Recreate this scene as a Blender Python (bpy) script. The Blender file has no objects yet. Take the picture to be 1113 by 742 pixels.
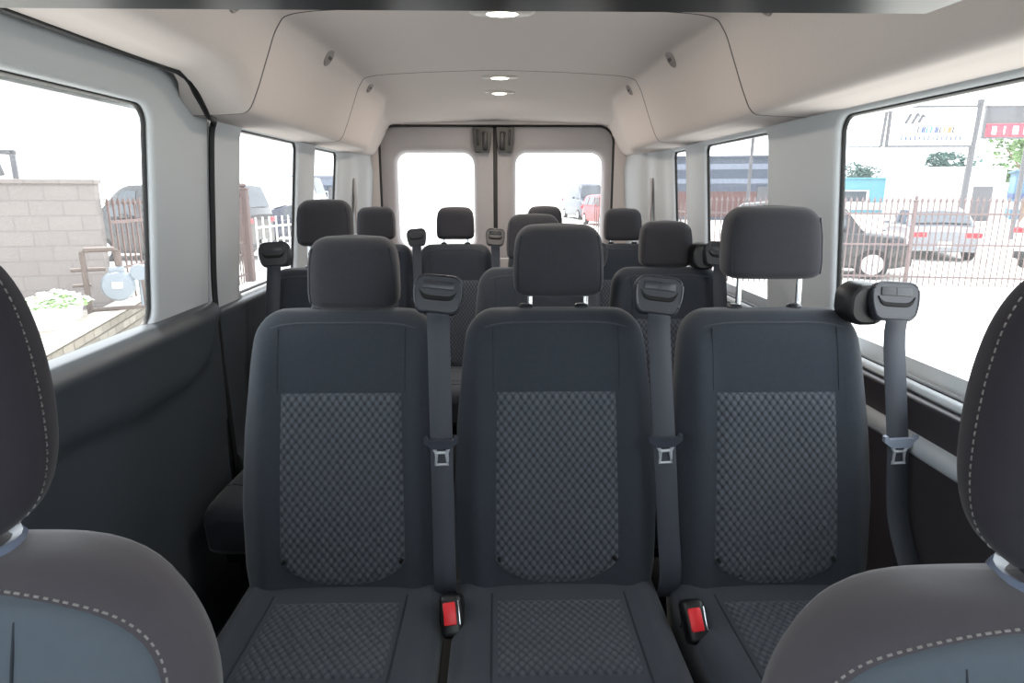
import bpy, bmesh, math, random
from mathutils import Vector, Matrix
random.seed(7)
S = bpy.context.scene
COL = S.collection
PI = math.pi
R = math.radians

# ------------------------------------------------------------------ materials
def hexlin(r, g, b):
    f = lambda c: (c/255/12.92) if c/255 <= 0.04045 else ((c/255+0.055)/1.055)**2.4
    return (f(r), f(g), f(b), 1)

def mat(name, rgb, rough=0.6, metal=0.0, spec=0.5, sheen=0.0, coat=0.0):
    m = bpy.data.materials.new(name); m.use_nodes = True
    b = m.node_tree.nodes['Principled BSDF']
    b.inputs['Base Color'].default_value = hexlin(*rgb)
    b.inputs['Roughness'].default_value = rough
    b.inputs['Metallic'].default_value = metal
    b.inputs['Specular IOR Level'].default_value = spec
    b.inputs['Sheen Weight'].default_value = sheen
    b.inputs['Coat Weight'].default_value = coat
    return m

def grain(m, scale=300, strength=0.2, dist=0.001, vary=0.0):
    """fine noise relief and a little colour variation"""
    nt = m.node_tree; N = nt.nodes; L = nt.links
    b = N['Principled BSDF']
    tc = N.new('ShaderNodeTexCoord')
    no = N.new('ShaderNodeTexNoise'); no.inputs['Scale'].default_value = scale; no.inputs['Detail'].default_value = 3
    L.new(tc.outputs['Object'], no.inputs['Vector'])
    bu = N.new('ShaderNodeBump'); bu.inputs['Strength'].default_value = strength; bu.inputs['Distance'].default_value = dist
    L.new(no.outputs['Fac'], bu.inputs['Height']); L.new(bu.outputs['Normal'], b.inputs['Normal'])
    if vary:
        base = tuple(b.inputs['Base Color'].default_value)
        n2 = N.new('ShaderNodeTexNoise'); n2.inputs['Scale'].default_value = scale*0.12
        L.new(tc.outputs['Object'], n2.inputs['Vector'])
        mx = N.new('ShaderNodeMix'); mx.data_type = 'RGBA'
        mx.inputs[6].default_value = tuple(c*(1-vary) for c in base[:3])+(1,)
        mx.inputs[7].default_value = tuple(min(1, c*(1+vary)) for c in base[:3])+(1,)
        L.new(n2.outputs['Fac'], mx.inputs[0]); L.new(mx.outputs[2], b.inputs['Base Color'])
    return m

def woven(name, dark, light, ax='XZ', pitch=0.0225, rough=0.85):
    """staggered rows of small woven lozenges"""
    m = mat(name, dark, rough, spec=0.25, sheen=0.15)
    nt = m.node_tree; N = nt.nodes; L = nt.links
    b = N['Principled BSDF']
    tc = N.new('ShaderNodeTexCoord'); sp = N.new('ShaderNodeSeparateXYZ'); L.new(tc.outputs['Object'], sp.inputs[0])
    def M(op, a, c=None):
        n = N.new('ShaderNodeMath'); n.operation = op
        for k, v in ((0, a), (1, c)):
            if v is None: continue
            if isinstance(v, (int, float)): n.inputs[k].default_value = v
            else: L.new(v, n.inputs[k])
        return n.outputs[0]
    # staggered rows of little scales: two lattices half a step apart
    a = M('MULTIPLY', sp.outputs[ax[0]], 2*PI/0.0175)
    c = M('MULTIPLY', sp.outputs[ax[1]], 2*PI/pitch)
    fine = M('MULTIPLY', M('SINE', M('MULTIPLY', sp.outputs[ax[1]], 2*PI/0.0024)), 0.05)
    def cell(sa):
        return M('MULTIPLY', M('ADD', M('MULTIPLY', M('COSINE', a), 0.5*sa), 0.5), M('ADD', M('MULTIPLY', M('COSINE', c), 0.5*sa), 0.5))
    hh = M('ADD', M('POWER', M('MAXIMUM', cell(1), cell(-1)), 0.55), fine)
    mx = N.new('ShaderNodeMix'); mx.data_type = 'RGBA'
    mx.inputs[6].default_value = hexlin(*dark); mx.inputs[7].default_value = hexlin(*light)
    L.new(hh, mx.inputs[0]); L.new(mx.outputs[2], b.inputs['Base Color'])
    bu = N.new('ShaderNodeBump'); bu.inputs['Strength'].default_value = 1.0; bu.inputs['Distance'].default_value = 0.004
    L.new(hh, bu.inputs['Height']); L.new(bu.outputs['Normal'], b.inputs['Normal'])
    return m

def emit(name, rgb, strength):
    m = mat(name, rgb)
    b = m.node_tree.nodes['Principled BSDF']
    b.inputs['Emission Color'].default_value = hexlin(*rgb); b.inputs['Emission Strength'].default_value = strength
    return m

def glass(name, tint, gloss=0.06, haze=0.03):
    m = bpy.data.materials.new(name); m.use_nodes = True
    nt = m.node_tree; N = nt.nodes; L = nt.links
    N.remove(N['Principled BSDF'])
    t = N.new('ShaderNodeBsdfTransparent'); t.inputs[0].default_value = tint+(1,)
    g = N.new('ShaderNodeBsdfGlossy'); g.inputs['Roughness'].default_value = 0.02
    x = N.new('ShaderNodeMixShader'); x.inputs[0].default_value = gloss
    # translucent white layer, added to imitate veiling glare over the view outside
    d = N.new('ShaderNodeBsdfTranslucent'); d.inputs[0].default_value = (1, 1, 1, 1)
    y = N.new('ShaderNodeMixShader'); y.inputs[0].default_value = haze
    L.new(t.outputs[0], y.inputs[1]); L.new(d.outputs[0], y.inputs[2])
    L.new(y.outputs[0], x.inputs[1]); L.new(g.outputs[0], x.inputs[2]); L.new(x.outputs[0], N['Material Output'].inputs[0])
    return m

def blocks(name, c1, c2, mortar, sc, bw=0.4, bh=0.2, bump=0.4, axes=None):
    m = mat(name, c1, 0.9, spec=0.1)
    nt = m.node_tree; N = nt.nodes; L = nt.links; b = N['Principled BSDF']
    tc = N.new('ShaderNodeTexCoord'); mp = N.new('ShaderNodeMapping'); L.new(tc.outputs['Object'], mp.inputs[0])
    if axes: mp.inputs['Rotation'].default_value = axes
    br = N.new('ShaderNodeTexBrick'); L.new(mp.outputs[0], br.inputs[0])
    br.inputs['Color1'].default_value = hexlin(*c1); br.inputs['Color2'].default_value = hexlin(*c2); br.inputs['Mortar'].default_value = hexlin(*mortar)
    br.inputs['Scale'].default_value = sc; br.inputs['Brick Width'].default_value = bw; br.inputs['Row Height'].default_value = bh
    br.inputs['Mortar Size'].default_value = 0.012; br.inputs['Mortar Smooth'].default_value = 0.4
    L.new(br.outputs['Color'], b.inputs['Base Color'])
    bu = N.new('ShaderNodeBump'); bu.inputs['Strength'].default_value = bump; bu.inputs['Distance'].default_value = 0.01
    L.new(br.outputs['Fac'], bu.inputs['Height']); bu.invert = True; L.new(bu.outputs['Normal'], b.inputs['Normal'])
    return m

M = {}
M['fabric'] = grain(mat('seat_fabric', (48, 53, 61), 0.85, spec=0.25, sheen=0.2), 900, 0.35, 0.0006, 0.12)
M['fabric_head'] = grain(mat('headrest_fabric', (52, 52, 57), 0.88, spec=0.2, sheen=0.2), 900, 0.35, 0.0006, 0.12)
M['insert'] = woven('woven_insert', (34, 38, 45), (88, 93, 101))
M['insert_flat'] = woven('woven_insert_cushion', (32, 36, 43), (72, 77, 85), 'XY', 0.0235)
M['seam'] = mat('seam_thread', (36, 40, 48), 0.9)
M['seam_light'] = mat('light_seam_thread', (66, 68, 76), 0.8)
M['stitch'] = mat('contrast_stitching', (128, 124, 122), 0.7)
M['front_band'] = grain(mat('front_seat_bolster_fabric', (64, 60, 65), 0.72, spec=0.3, sheen=0.25), 800, 0.2, 0.0005, 0.06)
M['front_panel'] = grain(mat('front_seat_panel_fabric', (76, 84, 93), 0.78, spec=0.3, sheen=0.2), 800, 0.2, 0.0005, 0.06)
M['front_head'] = grain(mat('front_headrest_fabric', (40, 37, 43), 0.85, spec=0.2, sheen=0.15), 800, 0.25, 0.0005, 0.08)
M['belt'] = grain(mat('belt_webbing', (64, 67, 75), 0.6, spec=0.4), 1500, 0.3, 0.0004)
M['black_plastic'] = mat('black_plastic', (18, 19, 21), 0.42)
M['grey_plastic'] = grain(mat('charcoal_plastic', (46, 48, 54), 0.33, spec=0.6), 700, 0.15, 0.0004)
M['black_hole'] = mat('slot_black', (8, 8, 9), 0.8)
M['tongue_plastic'] = mat('tongue_plastic', (62, 66, 76), 0.35)
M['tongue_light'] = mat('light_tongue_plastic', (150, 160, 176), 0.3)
M['chrome'] = mat('polished_steel', (225, 228, 232), 0.18, 1.0)
M['blade'] = mat('belt_tongue_steel', (214, 218, 224), 0.35, 0.35)
M['red'] = mat('red_button', (232, 45, 52), 0.4)
M['dark_metal'] = mat('dark_frame_steel', (34, 35, 38), 0.5, 0.6)
M['trim'] = grain(mat('light_grey_trim', (192, 197, 201), 0.55, spec=0.35), 500, 0.12, 0.0005)
M['door_trim'] = grain(mat('rear_door_grey_trim', (176, 172, 174), 0.6, spec=0.3), 500, 0.12, 0.0005)
M['dark_trim'] = grain(mat('dark_grey_trim', (62, 68, 74), 0.42, spec=0.5), 600, 0.25, 0.0006)
M['dark_trim_warm'] = grain(mat('dark_warm_trim', (58, 54, 58), 0.42, spec=0.5), 600, 0.25, 0.0006)
M['headliner'] = grain(mat('headliner_felt', (212, 204, 201), 0.95, spec=0.1), 700, 0.15, 0.0006, 0.02)
M['headliner_edge'] = mat('headliner_seam', (92, 88, 88), 0.9)
M['rubber'] = mat('black_rubber', (16, 16, 18), 0.55)
M['carpet'] = grain(mat('floor_vinyl', (30, 31, 34), 0.8), 200, 0.3, 0.002, 0.2)
M['glass'] = glass('window_glass', (0.93, 0.95, 0.95), 0.035)
M['privacy'] = glass('privacy_glass', (0.62, 0.63, 0.64), 0.035)
M['lamp'] = emit('dome_lamp_lens', (255, 244, 226), 9.0)
M['lamp_ring'] = mat('dome_lamp_surround', (205, 200, 195), 0.4)
M['vent'] = mat('vent_plastic', (158, 152, 150), 0.5)
M['paint_white'] = mat('white_body_paint', (235, 236, 238), 0.3, coat=0.4)
M['console'] = mat('console_gloss', (8, 9, 12), 0.3)
M['console_edge'] = mat('console_edge_plastic', (92, 102, 122), 0.3)

# ------------------------------------------------------------------ object helpers
def link(o, parent=None):
    COL.objects.link(o)
    if parent is not None: o.parent = parent
    return o

def mesh(name, verts, faces, m, parent=None, smooth=True, loc=None, rot=None):
    me = bpy.data.meshes.new(name)
    me.from_pydata([tuple(v) for v in verts], [], faces); me.validate()
    o = bpy.data.objects.new(name, me)
    me.materials.append(m)
    bm = bmesh.new(); bm.from_mesh(me); bmesh.ops.recalc_face_normals(bm, faces=bm.faces[:]); bm.to_mesh(me); bm.free()
    if smooth:
        me.polygons.foreach_set('use_smooth', [True]*len(me.polygons))
        me.set_sharp_from_angle(angle=R(smooth if smooth is not True else 40))
    link(o, parent)
    if loc is not None: o.location = loc
    if rot is not None: o.rotation_euler = rot
    return o

class MB:
    """collects shapes and links them as one mesh object"""
    def __init__(s): s.v = []; s.f = []
    def add(s, v, f):
        n = len(s.v); s.v += [Vector(p) for p in v]; s.f += [[i+n for i in q] for q in f]; return s
    def grid(s, rows, closed_u=False):
        n = len(rows[0]); v = [p for r in rows for p in r]; f = []
        for i in range(len(rows)-1):
            for j in range(n if closed_u else n-1):
                k = (j+1) % n
                f.append([i*n+j, i*n+k, (i+1)*n+k, (i+1)*n+j])
        return s.add(v, f)
    def loft(s, loops, cap=True):
        n = len(loops[0]); s.grid(loops, True)
        if cap:
            for lp in (loops[0], loops[-1]):
                s.add(lp, [list(range(n))])
        return s
    def box(s, c, d, bev=0.0, rot=None, seg=2):
        bm = bmesh.new(); bmesh.ops.create_cube(bm, size=1)
        for v in bm.verts: v.co = Vector((v.co.x*d[0], v.co.y*d[1], v.co.z*d[2]))
        if bev: bmesh.ops.bevel(bm, geom=bm.edges[:], offset=bev, segments=seg, affect='EDGES', profile=0.5)
        mt = Matrix.Translation(c) @ (rot.to_4x4() if rot else Matrix())
        bmesh.ops.transform(bm, matrix=mt, verts=bm.verts[:])
        bm.verts.index_update()
        v = [x.co.copy() for x in bm.verts]; f = [[q.index for q in x.verts] for x in bm.faces]; bm.free()
        return s.add(v, f)
    def tube(s, pts, r, n=8, closed=False):
        pts = [Vector(p) for p in pts]; loops = []
        for i, p in enumerate(pts):
            a = pts[max(i-1, 0)]; b = pts[min(i+1, len(pts)-1)]
            if closed: a = pts[i-1]; b = pts[(i+1) % len(pts)]
            t = (b-a).normalized()
            up = Vector((0, 0, 1)) if abs(t.z) < 0.9 else Vector((0, 1, 0))
            u = t.cross(up).normalized(); w = t.cross(u).normalized()
            rr = r[i] if isinstance(r, (list, tuple)) else r
            loops.append([p+u*rr*math.cos(2*PI*k/n)+w*rr*math.sin(2*PI*k/n) for k in range(n)])
        if closed: loops.append(loops[0]); return s.loft(loops, False)
        return s.loft(loops)
    def ribbon(s, pts, w, th, wd=(1, 0, 0), nrm=(0, -1, 0)):
        wd = Vector(wd).normalized(); nv = Vector(nrm).normalized(); loops = []
        for i, p in enumerate(pts):
            ww = (w[i] if isinstance(w, (list, tuple)) else w)/2; p = Vector(p)
            loops.append([p-wd*ww, p-wd*ww*0.96+nv*th, p+wd*ww*0.96+nv*th, p+wd*ww])
        return s.loft(loops)
    def prism(s, pts, y0, y1, axis='y'):
        f = {'y': lambda a, b, c: (a, c, b), 'x': lambda a, b, c: (c, a, b), 'z': lambda a, b, c: (a, b, c)}[axis]
        l0 = [f(a, b, y0) for a, b in pts]; l1 = [f(a, b, y1) for a, b in pts]
        return s.loft([l0, l1])
    def lathe(s, prof, c, n=24, axis='z'):
        loops = []
        for r, h in prof:
            lp = []
            for k in range(n):
                a = 2*PI*k/n; x, y = r*math.cos(a), r*math.sin(a)
                q = {'z': (x, y, h), 'y': (x, h, y), 'x': (h, x, y)}[axis]
                lp.append(Vector(c)+Vector(q))
            loops.append(lp)
        return s.loft(loops)
    def build(s, name, m, parent=None, smooth=True, **k):
        return mesh(name, s.v, s.f, m, parent, smooth, **k)

def rrect(x0, x1, z0, z1, r, n=8, m=6, rs=None):
    """rounded rectangle, m segments per side, n per corner, counter-clockwise from the bottom side; rs = radii (bl, br, tr, tl)"""
    rb = rs or (r, r, r, r); p = []
    def side(a, b):
        for i in range(m): t = i/m; p.append((a[0]+(b[0]-a[0])*t, a[1]+(b[1]-a[1])*t))
    def corner(cx, cz, a0, rr):
        for i in range(n): a = a0+PI/2*i/n; p.append((cx+rr*math.cos(a), cz+rr*math.sin(a)))
    bl, br, tr, tl = rb
    side((x0+bl, z0), (x1-br, z0)); corner(x1-br, z0+br, -PI/2, br)
    side((x1, z0+br), (x1, z1-tr)); corner(x1-tr, z1-tr, 0, tr)
    side((x1-tr, z1), (x0+tl, z1)); corner(x0+tl, z1-tl, PI/2, tl)
    side((x0, z1-tl), (x0, z0+bl)); corner(x0+bl, z0+bl, PI, bl)
    return p

def outer_for(inner, x0, x1, z0, z1, n=8, m=6, wr=None):
    """points on a rectangle that answer the points of rrect() one by one"""
    out = []; k = 0; X0, X1, Z0, Z1 = x0, x1, z0, z1
    cs = [(X1, Z0), (X1, Z1), (X0, Z1), (X0, Z0)]
    for s in range(4):
        for i in range(m):
            a, b = inner[k]; k += 1
            out.append([(a, Z0), (X1, b), (a, Z1), (X0, b)][s])
        st = inner[k]; en = inner[(k+n) % len(inner)]
        for i in range(n):
            t = i/n; c = cs[s]
            if s == 0: A = (st[0], Z0); B = (X1, en[1])
            if s == 1: A = (X1, st[1]); B = (en[0], Z1)
            if s == 2: A = (st[0], Z1); B = (X0, en[1])
            if s == 3: A = (X0, st[1]); B = (en[0], Z0)
            if t < 0.5: q = (A[0]+(c[0]-A[0])*t*2, A[1]+(c[1]-A[1])*t*2)
            else: q = (c[0]+(B[0]-c[0])*(t*2-1), c[1]+(B[1]-c[1])*(t*2-1))
            out.append(q); k += 1
    return out

def thing(name, label, cat, loc=(0, 0, 0), rz=0, group=None):
    o = bpy.data.objects.new(name, None); link(o); o.empty_display_size = 0.1
    o.location = loc; o.rotation_euler = (0, 0, rz)
    o['label'] = label; o['category'] = cat
    if group: o['group'] = group
    return o
def tag(o, label, cat, group=None):
    o['label'] = label; o['category'] = cat
    if group: o['group'] = group
    return o
def struct(o): o['kind'] = 'structure'; return o

def copy_tree(o, parent=None, top=True):
    c = o.copy(); COL.objects.link(c)
    if not top: c.parent = parent
    for ch in o.children: copy_tree(ch, c, False)
    return c

def crom(pts, k=6):
    """smooth curve through points"""
    out = []; n = len(pts); P = [Vector(p) for p in pts]
    for i in range(n-1):
        a, b, c, d = P[max(i-1, 0)], P[i], P[i+1], P[min(i+2, n-1)]
        for j in range(k):
            t = j/k
            out.append(0.5*((2*b)+(c-a)*t+(2*a-5*b+4*c-d)*t*t+(3*b-a-3*c+d)*t**3))
    out.append(P[-1]); return out

def lerp(tab, t):
    for (a, va), (b, vb) in zip(tab, tab[1:]):
        if t <= b: u = (t-a)/(b-a); u = max(0, min(1, u)); return va+(vb-va)*u
    return tab[-1][1]
def sstep(a, b, t):
    t = max(0, min(1, (t-a)/(b-a))); return t*t*(3-2*t)

# ------------------------------------------------------------------ van shell
XC = 0.018
def xl(z):   # inner face of the left wall (image left)
    return -0.83-0.10*(1.49-z) if z > 0.9 else -0.889
def xr(z):
    return 0.868+0.085*(1.49-z) if z > 0.85 else 0.945

def wall_cell(name, side, Y0, Y1, Z0, Z1, win, rad, m, wn, depth=0.022, glassm=None):
    """a trim panel with a rounded window opening, its reveal, gasket and pane"""
    X = xl if side < 0 else xr
    y0, y1, z0, z1 = win
    mm = 10
    def ring(g, off):
        return [(X(z)+side*off, y, z) for y, z in rrect(y0-g, y1+g, z0-g, z1+g, rad+g, 8, mm)]
    inner = rrect(y0-0.016, y1+0.016, z0-0.016, z1+0.016, rad+0.016, 8, mm)
    out = outer_for(inner, Y0, Y1, Z0, Z1, 8, mm)
    b = MB()
    b.grid([[(X(z), y, z) for y, z in out], ring(0.016, 0), ring(0.008, 0.003), ring(0.002, 0.010), ring(0, depth)], True)
    o = b.build(name, m, None, 60)
    struct(o)
    g = MB(); g.grid([ring(0.001, depth-0.006), ring(-0.002, depth-0.007), ring(-0.0045, depth-0.003), ring(-0.005, depth+0.004)], True)
    pane = MB(); lp = ring(-0.004, depth); pane.add(lp, [list(range(len(lp)))])
    w = pane.build('window_%d' % wn, M['glass'] if wn in (1, 4) else M['privacy'], None, False); struct(w)
    ga = g.build('window_gasket', M['rubber'], w)
    return o

# left side: sliding door upper trim, pillars and windows
wall_cell('door_1', -1, 0.55, 1.965, 0.93, 1.585, (0.78, 1.660, 0.958, 1.497), 0.045, M['trim'], 1)
wall_cell('wall_left', -1, 1.985, 2.97, 0.90, 1.53, (2.225, 2.860, 0.945, 1.490), 0.03, M['trim'], 2)
wall_cell('wall_left', -1, 2.97, 3.62, 0.90, 1.53, (3.115, 3.56, 0.945, 1.487), 0.03, M['trim'], 3)
# right side
wall_cell('wall_right', 1, 0.40, 1.93, 0.842, 1.53, (0.60, 1.712, 0.882, 1.482), 0.045, M['trim'], 4)
wall_cell('wall_right', 1, 1.93, 2.93, 0.842, 1.53, (2.15, 2.80, 0.882, 1.478), 0.03, M['trim'], 5)
wall_cell('wall_right', 1, 2.93, 3.40, 0.842, 1.53, (3.075, 3.305, 0.882, 1.478), 0.03, M['trim'], 6)

def rear_quarter(side, ya, label=None):
    X = xl if side < 0 else xr
    b = MB(); rows = []
    ys = [ya, ya+0.10, ya+0.13, ya+0.20, ya+0.24, ya+0.34, ya+0.37, 4.21]
    off = [0, 0, 0.02, 0.028, 0.028, 0.03, 0.06, 0.075]
    for y, f in zip(ys, off):
        rows.append([(X(z)-side*f*min(1, (1.62-z)*3+0.3), y, z) for z in (0.86, 1.0, 1.2, 1.4, 1.48, 1.56)])
    b.grid(rows)
    w = struct(b.build('wall_left' if side < 0 else 'wall_right', M['trim'], None, 50))
    # slotted air outlet in the panel
    v = MB(); cx = X(1.25)-side*0.036; y0 = ya+0.215
    v.prism(rrect(y0-0.028, y0+0.028, 1.05, 1.36, 0.012, 4, 2), cx, cx-side*0.006, 'x')
    vent = v.build('pillar_vent', M['vent'], None, 50)
    tag(vent, 'slotted air outlet in the grey pillar panel %s' % label, 'air vent', 'slotted outlets beside the rear doors')
    s = MB()
    for k in range(16): s.box((cx-side*0.0065, y0, 1.07+k*0.018), (0.002, 0.044, 0.007), 0.0005)
    s.build('louvre', M['vent'], vent)
rear_quarter(-1, 3.62, 'between narrow brick-wall-side window and rear door')
rear_quarter(1, 3.40, 'on the street side, over a headrest')

# dark lower panels with their pressed contour
def dark_panel(side, Y0, Y1, top, name, m, contour):
    X = xl if side < 0 else xr
    rows = []
    ny = int((Y1-Y0)/0.03)+2
    zs = [top+0.004, top+0.004, top, top-0.006]+[top-0.02-i*(top-0.02)/46 for i in range(47)]
    for i in range(ny):
        y = Y0+(Y1-Y0)*i/(ny-1); row = []
        for j, z in enumerate(zs):
            base = abs(X(max(z, 0.9)))+(0.02 if side > 0 else 0)*sstep(0.87, 0.84, z)
            if j == 0: d = -0.02
            elif j == 1: d = 0.018
            elif j == 2: d = 0.026
            elif j == 3: d = 0.030
            else: d = 0.030+contour(y, z)
            row.append((side*(base-d), y, z))
        rows.append(row)
    b = MB(); b.grid(rows)
    return struct(b.build(name, m, None, 70))
def contour_left(y, z):
    edge = 0.775+0.03*sstep(1.5, 1.2, y)
    # the fold runs level, then turns up towards the window corner at the door's rear end
    up = 0.0
    if y > 1.70: up = (1-math.sqrt(max(0, 1-min(1, (y-1.70)/0.24)**2)))*0.17
    f = sstep(edge+up-0.02, edge+up+0.02, z)
    return 0.0+0.022*f-0.008*sstep(0.70, 0.2, z)+0.02*sstep(0.45, 0.2, z)
def contour_right(y, z):
    led = 0.010*sstep(0.795, 0.765, z)*(1-0.5*sstep(0.74, 0.70, z))
    return led
dark_panel(-1, 0.40, 1.965, 0.960, 'door_1', M['dark_trim'], contour_left)
dark_panel(-1, 1.985, 4.20, 0.930, 'wall_left', M['dark_trim'], lambda y, z: 0.0+0.03*sstep(0.5, 0.4, z))
dark_panel(1, 0.40, 4.20, 0.855, 'wall_right', M['dark_trim_warm'], contour_right)

# grey armrest rail along the right side
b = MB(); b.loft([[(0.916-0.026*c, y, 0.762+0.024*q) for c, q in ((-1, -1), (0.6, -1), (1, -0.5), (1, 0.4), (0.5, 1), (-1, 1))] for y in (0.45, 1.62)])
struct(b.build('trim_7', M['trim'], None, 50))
# rubber seal standing in the gap behind the sliding door
sl = MB()
pts = crom([(-0.845, 1.972, 0.05), (-0.855, 1.972, 0.5), (-0.865, 1.973, 0.93), (-0.848, 1.974, 1.2), (-0.826, 1.974, 1.44), (-0.806, 1.955, 1.490), (-0.792, 1.89, 1.497), (-0.778, 1.80, 1.538), (-0.776, 1.71, 1.580), (-0.786, 1.4, 1.583), (-0.786, 0.5, 1.583)], 6)
sl.tube(pts, 0.009, 8)
struct(sl.build('trim_1', M['rubber']))
sl = MB(); sl.box((-0.875, 1.975, 0.45), (0.03, 0.05, 0.95)); sl.grid([[(xl(z)-0.020, 1.92, z) for z in (0.88, 1.1, 1.3, 1.56)], [(xl(z)-0.020, 2.03, z) for z in (0.88, 1.1, 1.3, 1.56)]]); struct(sl.build('trim_2', M['rubber']))

# headliner: three felt mouldings, one behind the other
def section(y, part):
    """right to left cross-section of the headliner at depth y"""
    zt = 1.795-0.022*sstep(2.4, 1.6, y)-0.085*sstep(3.50, 4.05, y)
    rightp = [(0.885, 1.494), (0.83, 1.497), (0.76, 1.500), (0.715, 1.510), (0.685, 1.565), (0.652, 1.650), (0.618, 1.730), (0.572, 1.764), (0.40, 1.778), (0.20, 1.786), (0, 1.790)]
    leftp = [(-x+0.036, z) for x, z in rightp[::-1]][1:]
    leftp[-1] = (-0.86, 1.494)
    if y < 1.95:
        k = max(0, min(1, (1.872-y)/0.15))
        q = {(-0.649, 1.565): (-0.640, 1.610), (-0.679, 1.510): (-0.690, 1.592), (-0.724, 1.500): (-0.730, 1.588), (-0.794, 1.497): (-0.76, 1.586), (-0.86, 1.494): (-0.787, 1.586)}
        nl = []
        for x, z in leftp:
            key = min(q, key=lambda a: abs(a[0]-x)+abs(a[1]-z))
            if abs(key[0]-x)+abs(key[1]-z) < 0.002: a, c = q[key]; nl.append((x+(a-x)*k, z+(c-z)*k))
            else: nl.append((x, z))
        leftp = nl
    wd = 0.085*sstep(3.45, 4.0, y)
    def widen(x, z): return x+math.copysign(wd*sstep(0.3, 0.55, abs(x))*(1-sstep(0.755, 0.84, abs(x)) if z < 1.52 else 1), x)
    pts = crom([(widen(x, z), y, z) for x, z in rightp+leftp], 6)
    sc = (zt-1.50)/(1.790-1.50)
    out = []
    for p in pts:
        z = 1.50+(p.z-1.50)*sc if p.z > 1.50 else p.z
        out.append(Vector((p.x, y, z)))
    return out
def liner(ys, part, lift0=0.0, lift1=0.0):
    rows = []
    n = len(ys)
    e0 = [Vector((p.x, ys[0]+0.002, p.z+0.02)) for p in section(ys[0], part)]
    rows.append(e0)
    for y in ys: rows.append(section(y, part))
    rows.append([Vector((p.x, ys[-1]-0.002, p.z+0.02)) for p in section(ys[-1], part)])
    b = MB(); b.grid(rows); return struct(b.build('ceiling', M['headliner'], None, 60))
def rng(a, b, st):
    n = max(2, int(round((b-a)/st))+1); return [a+(b-a)*i/(n-1) for i in range(n)]
liner(rng(-0.55, 1.876, 0.06), 0)
liner(rng(1.884, 2.948, 0.08), 1)
liner(rng(2.954, 4.20, 0.05), 2)
def seam_strip(y, w, nm):
    b = MB(); sec = section(y, 0); nr = []
    for i in range(len(sec)):
        d = (sec[min(i+1, len(sec)-1)]-sec[max(i-1, 0)]).normalized(); v = Vector((d.z, 0, -d.x))
        if v.z > 0 : v = -v
        if abs(v.z) < 0.5 and v.x*sec[i].x > 0: v = Vector((-v.x, 0, -abs(v.z)))
        nr.append(v)
    b.grid([[Vector((p.x, y+e, p.z))+v*o for p, v in zip(sec, nr)] for e, o in ((-w, -0.006), (-w*0.6, 0.0005), (w*0.6, 0.0005), (w, -0.006))])
    struct(b.build(nm, M['headliner_edge']))
seam_strip(1.88, 0.005, 'trim_3'); seam_strip(2.951, 0.006, 'trim_4')

# outer skin so that no sky leaks in round the mouldings
b = MB()
prof = [(0.965, 1.50), (0.95, 1.60), (0.90, 1.76), (0.80, 1.86), (0.4, 1.89), (0, 1.90)]
prof = prof+[(-x, z) for x, z in prof[::-1][1:]]
b.grid([[(x+XC, -0.55, z) for x, z in prof], [(x+XC, 4.32, z) for x, z in prof]])
for s in (-1, 1):
    b.box((XC+s*0.975, 2.2, 0.34), (0.02, 4.3, 1.14))
    b.box((XC+s*0.935, 2.2, 1.515), (0.07, 4.3, 0.05))
struct(b.build('wall_exterior', M['paint_white'], None, 40))

# front of the cabin, behind the camera: dashboard, door linings and roof edge
b = MB(); b.loft([[(x, y, z) for y, z in ((-1.15, 0.0), (-0.62, 0.0), (-0.55, 0.45), (-0.50, 0.80), (-0.60, 0.93), (-0.95, 0.98), (-1.15, 0.95))] for x in (-0.93, 0.97)])
struct(b.build('wall_front', M['dark_trim']))
for sd, c in ((-1, -0.915), (1, 0.955)):
    b = MB(); b.box((c, -0.30, 0.45), (0.05, 1.55, 0.96), 0.01); b.box((c, 0.44, 1.2), (0.05, 0.16, 0.7), 0.02); b.box((c*0.97, -0.1, 1.55), (0.09, 1.3, 0.12), 0.02)
    struct(b.build('wall_left' if sd < 0 else 'wall_right', M['dark_trim']))
M['windscreen'] = glass('windscreen_glass', (0.70, 0.74, 0.74), 0.05, 0.0)
b = MB(); b.add([(-0.80, -0.53, 1.74), (0.84, -0.53, 1.74), (0.93, -1.12, 0.97), (-0.89, -1.12, 0.97)], [[0, 1, 2, 3]])
struct(b.build('window_9', M['windscreen'], None, False))
for n, sd, c in ((10, -1, -0.90), (11, 1, 0.94)):
    b = MB(); b.add([(c, 0.40, 0.92), (c, -1.12, 0.92), (c*0.93, -0.53, 1.56), (c*0.93, 0.40, 1.56)], [[0, 1, 2, 3]])
    struct(b.build('window_%d' % n, M['windscreen'], None, False))
# floor
b = MB(); b.box((XC, 1.55, -0.04), (1.9, 5.4, 0.08)); struct(b.build('floor', M['carpet']))

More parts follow.
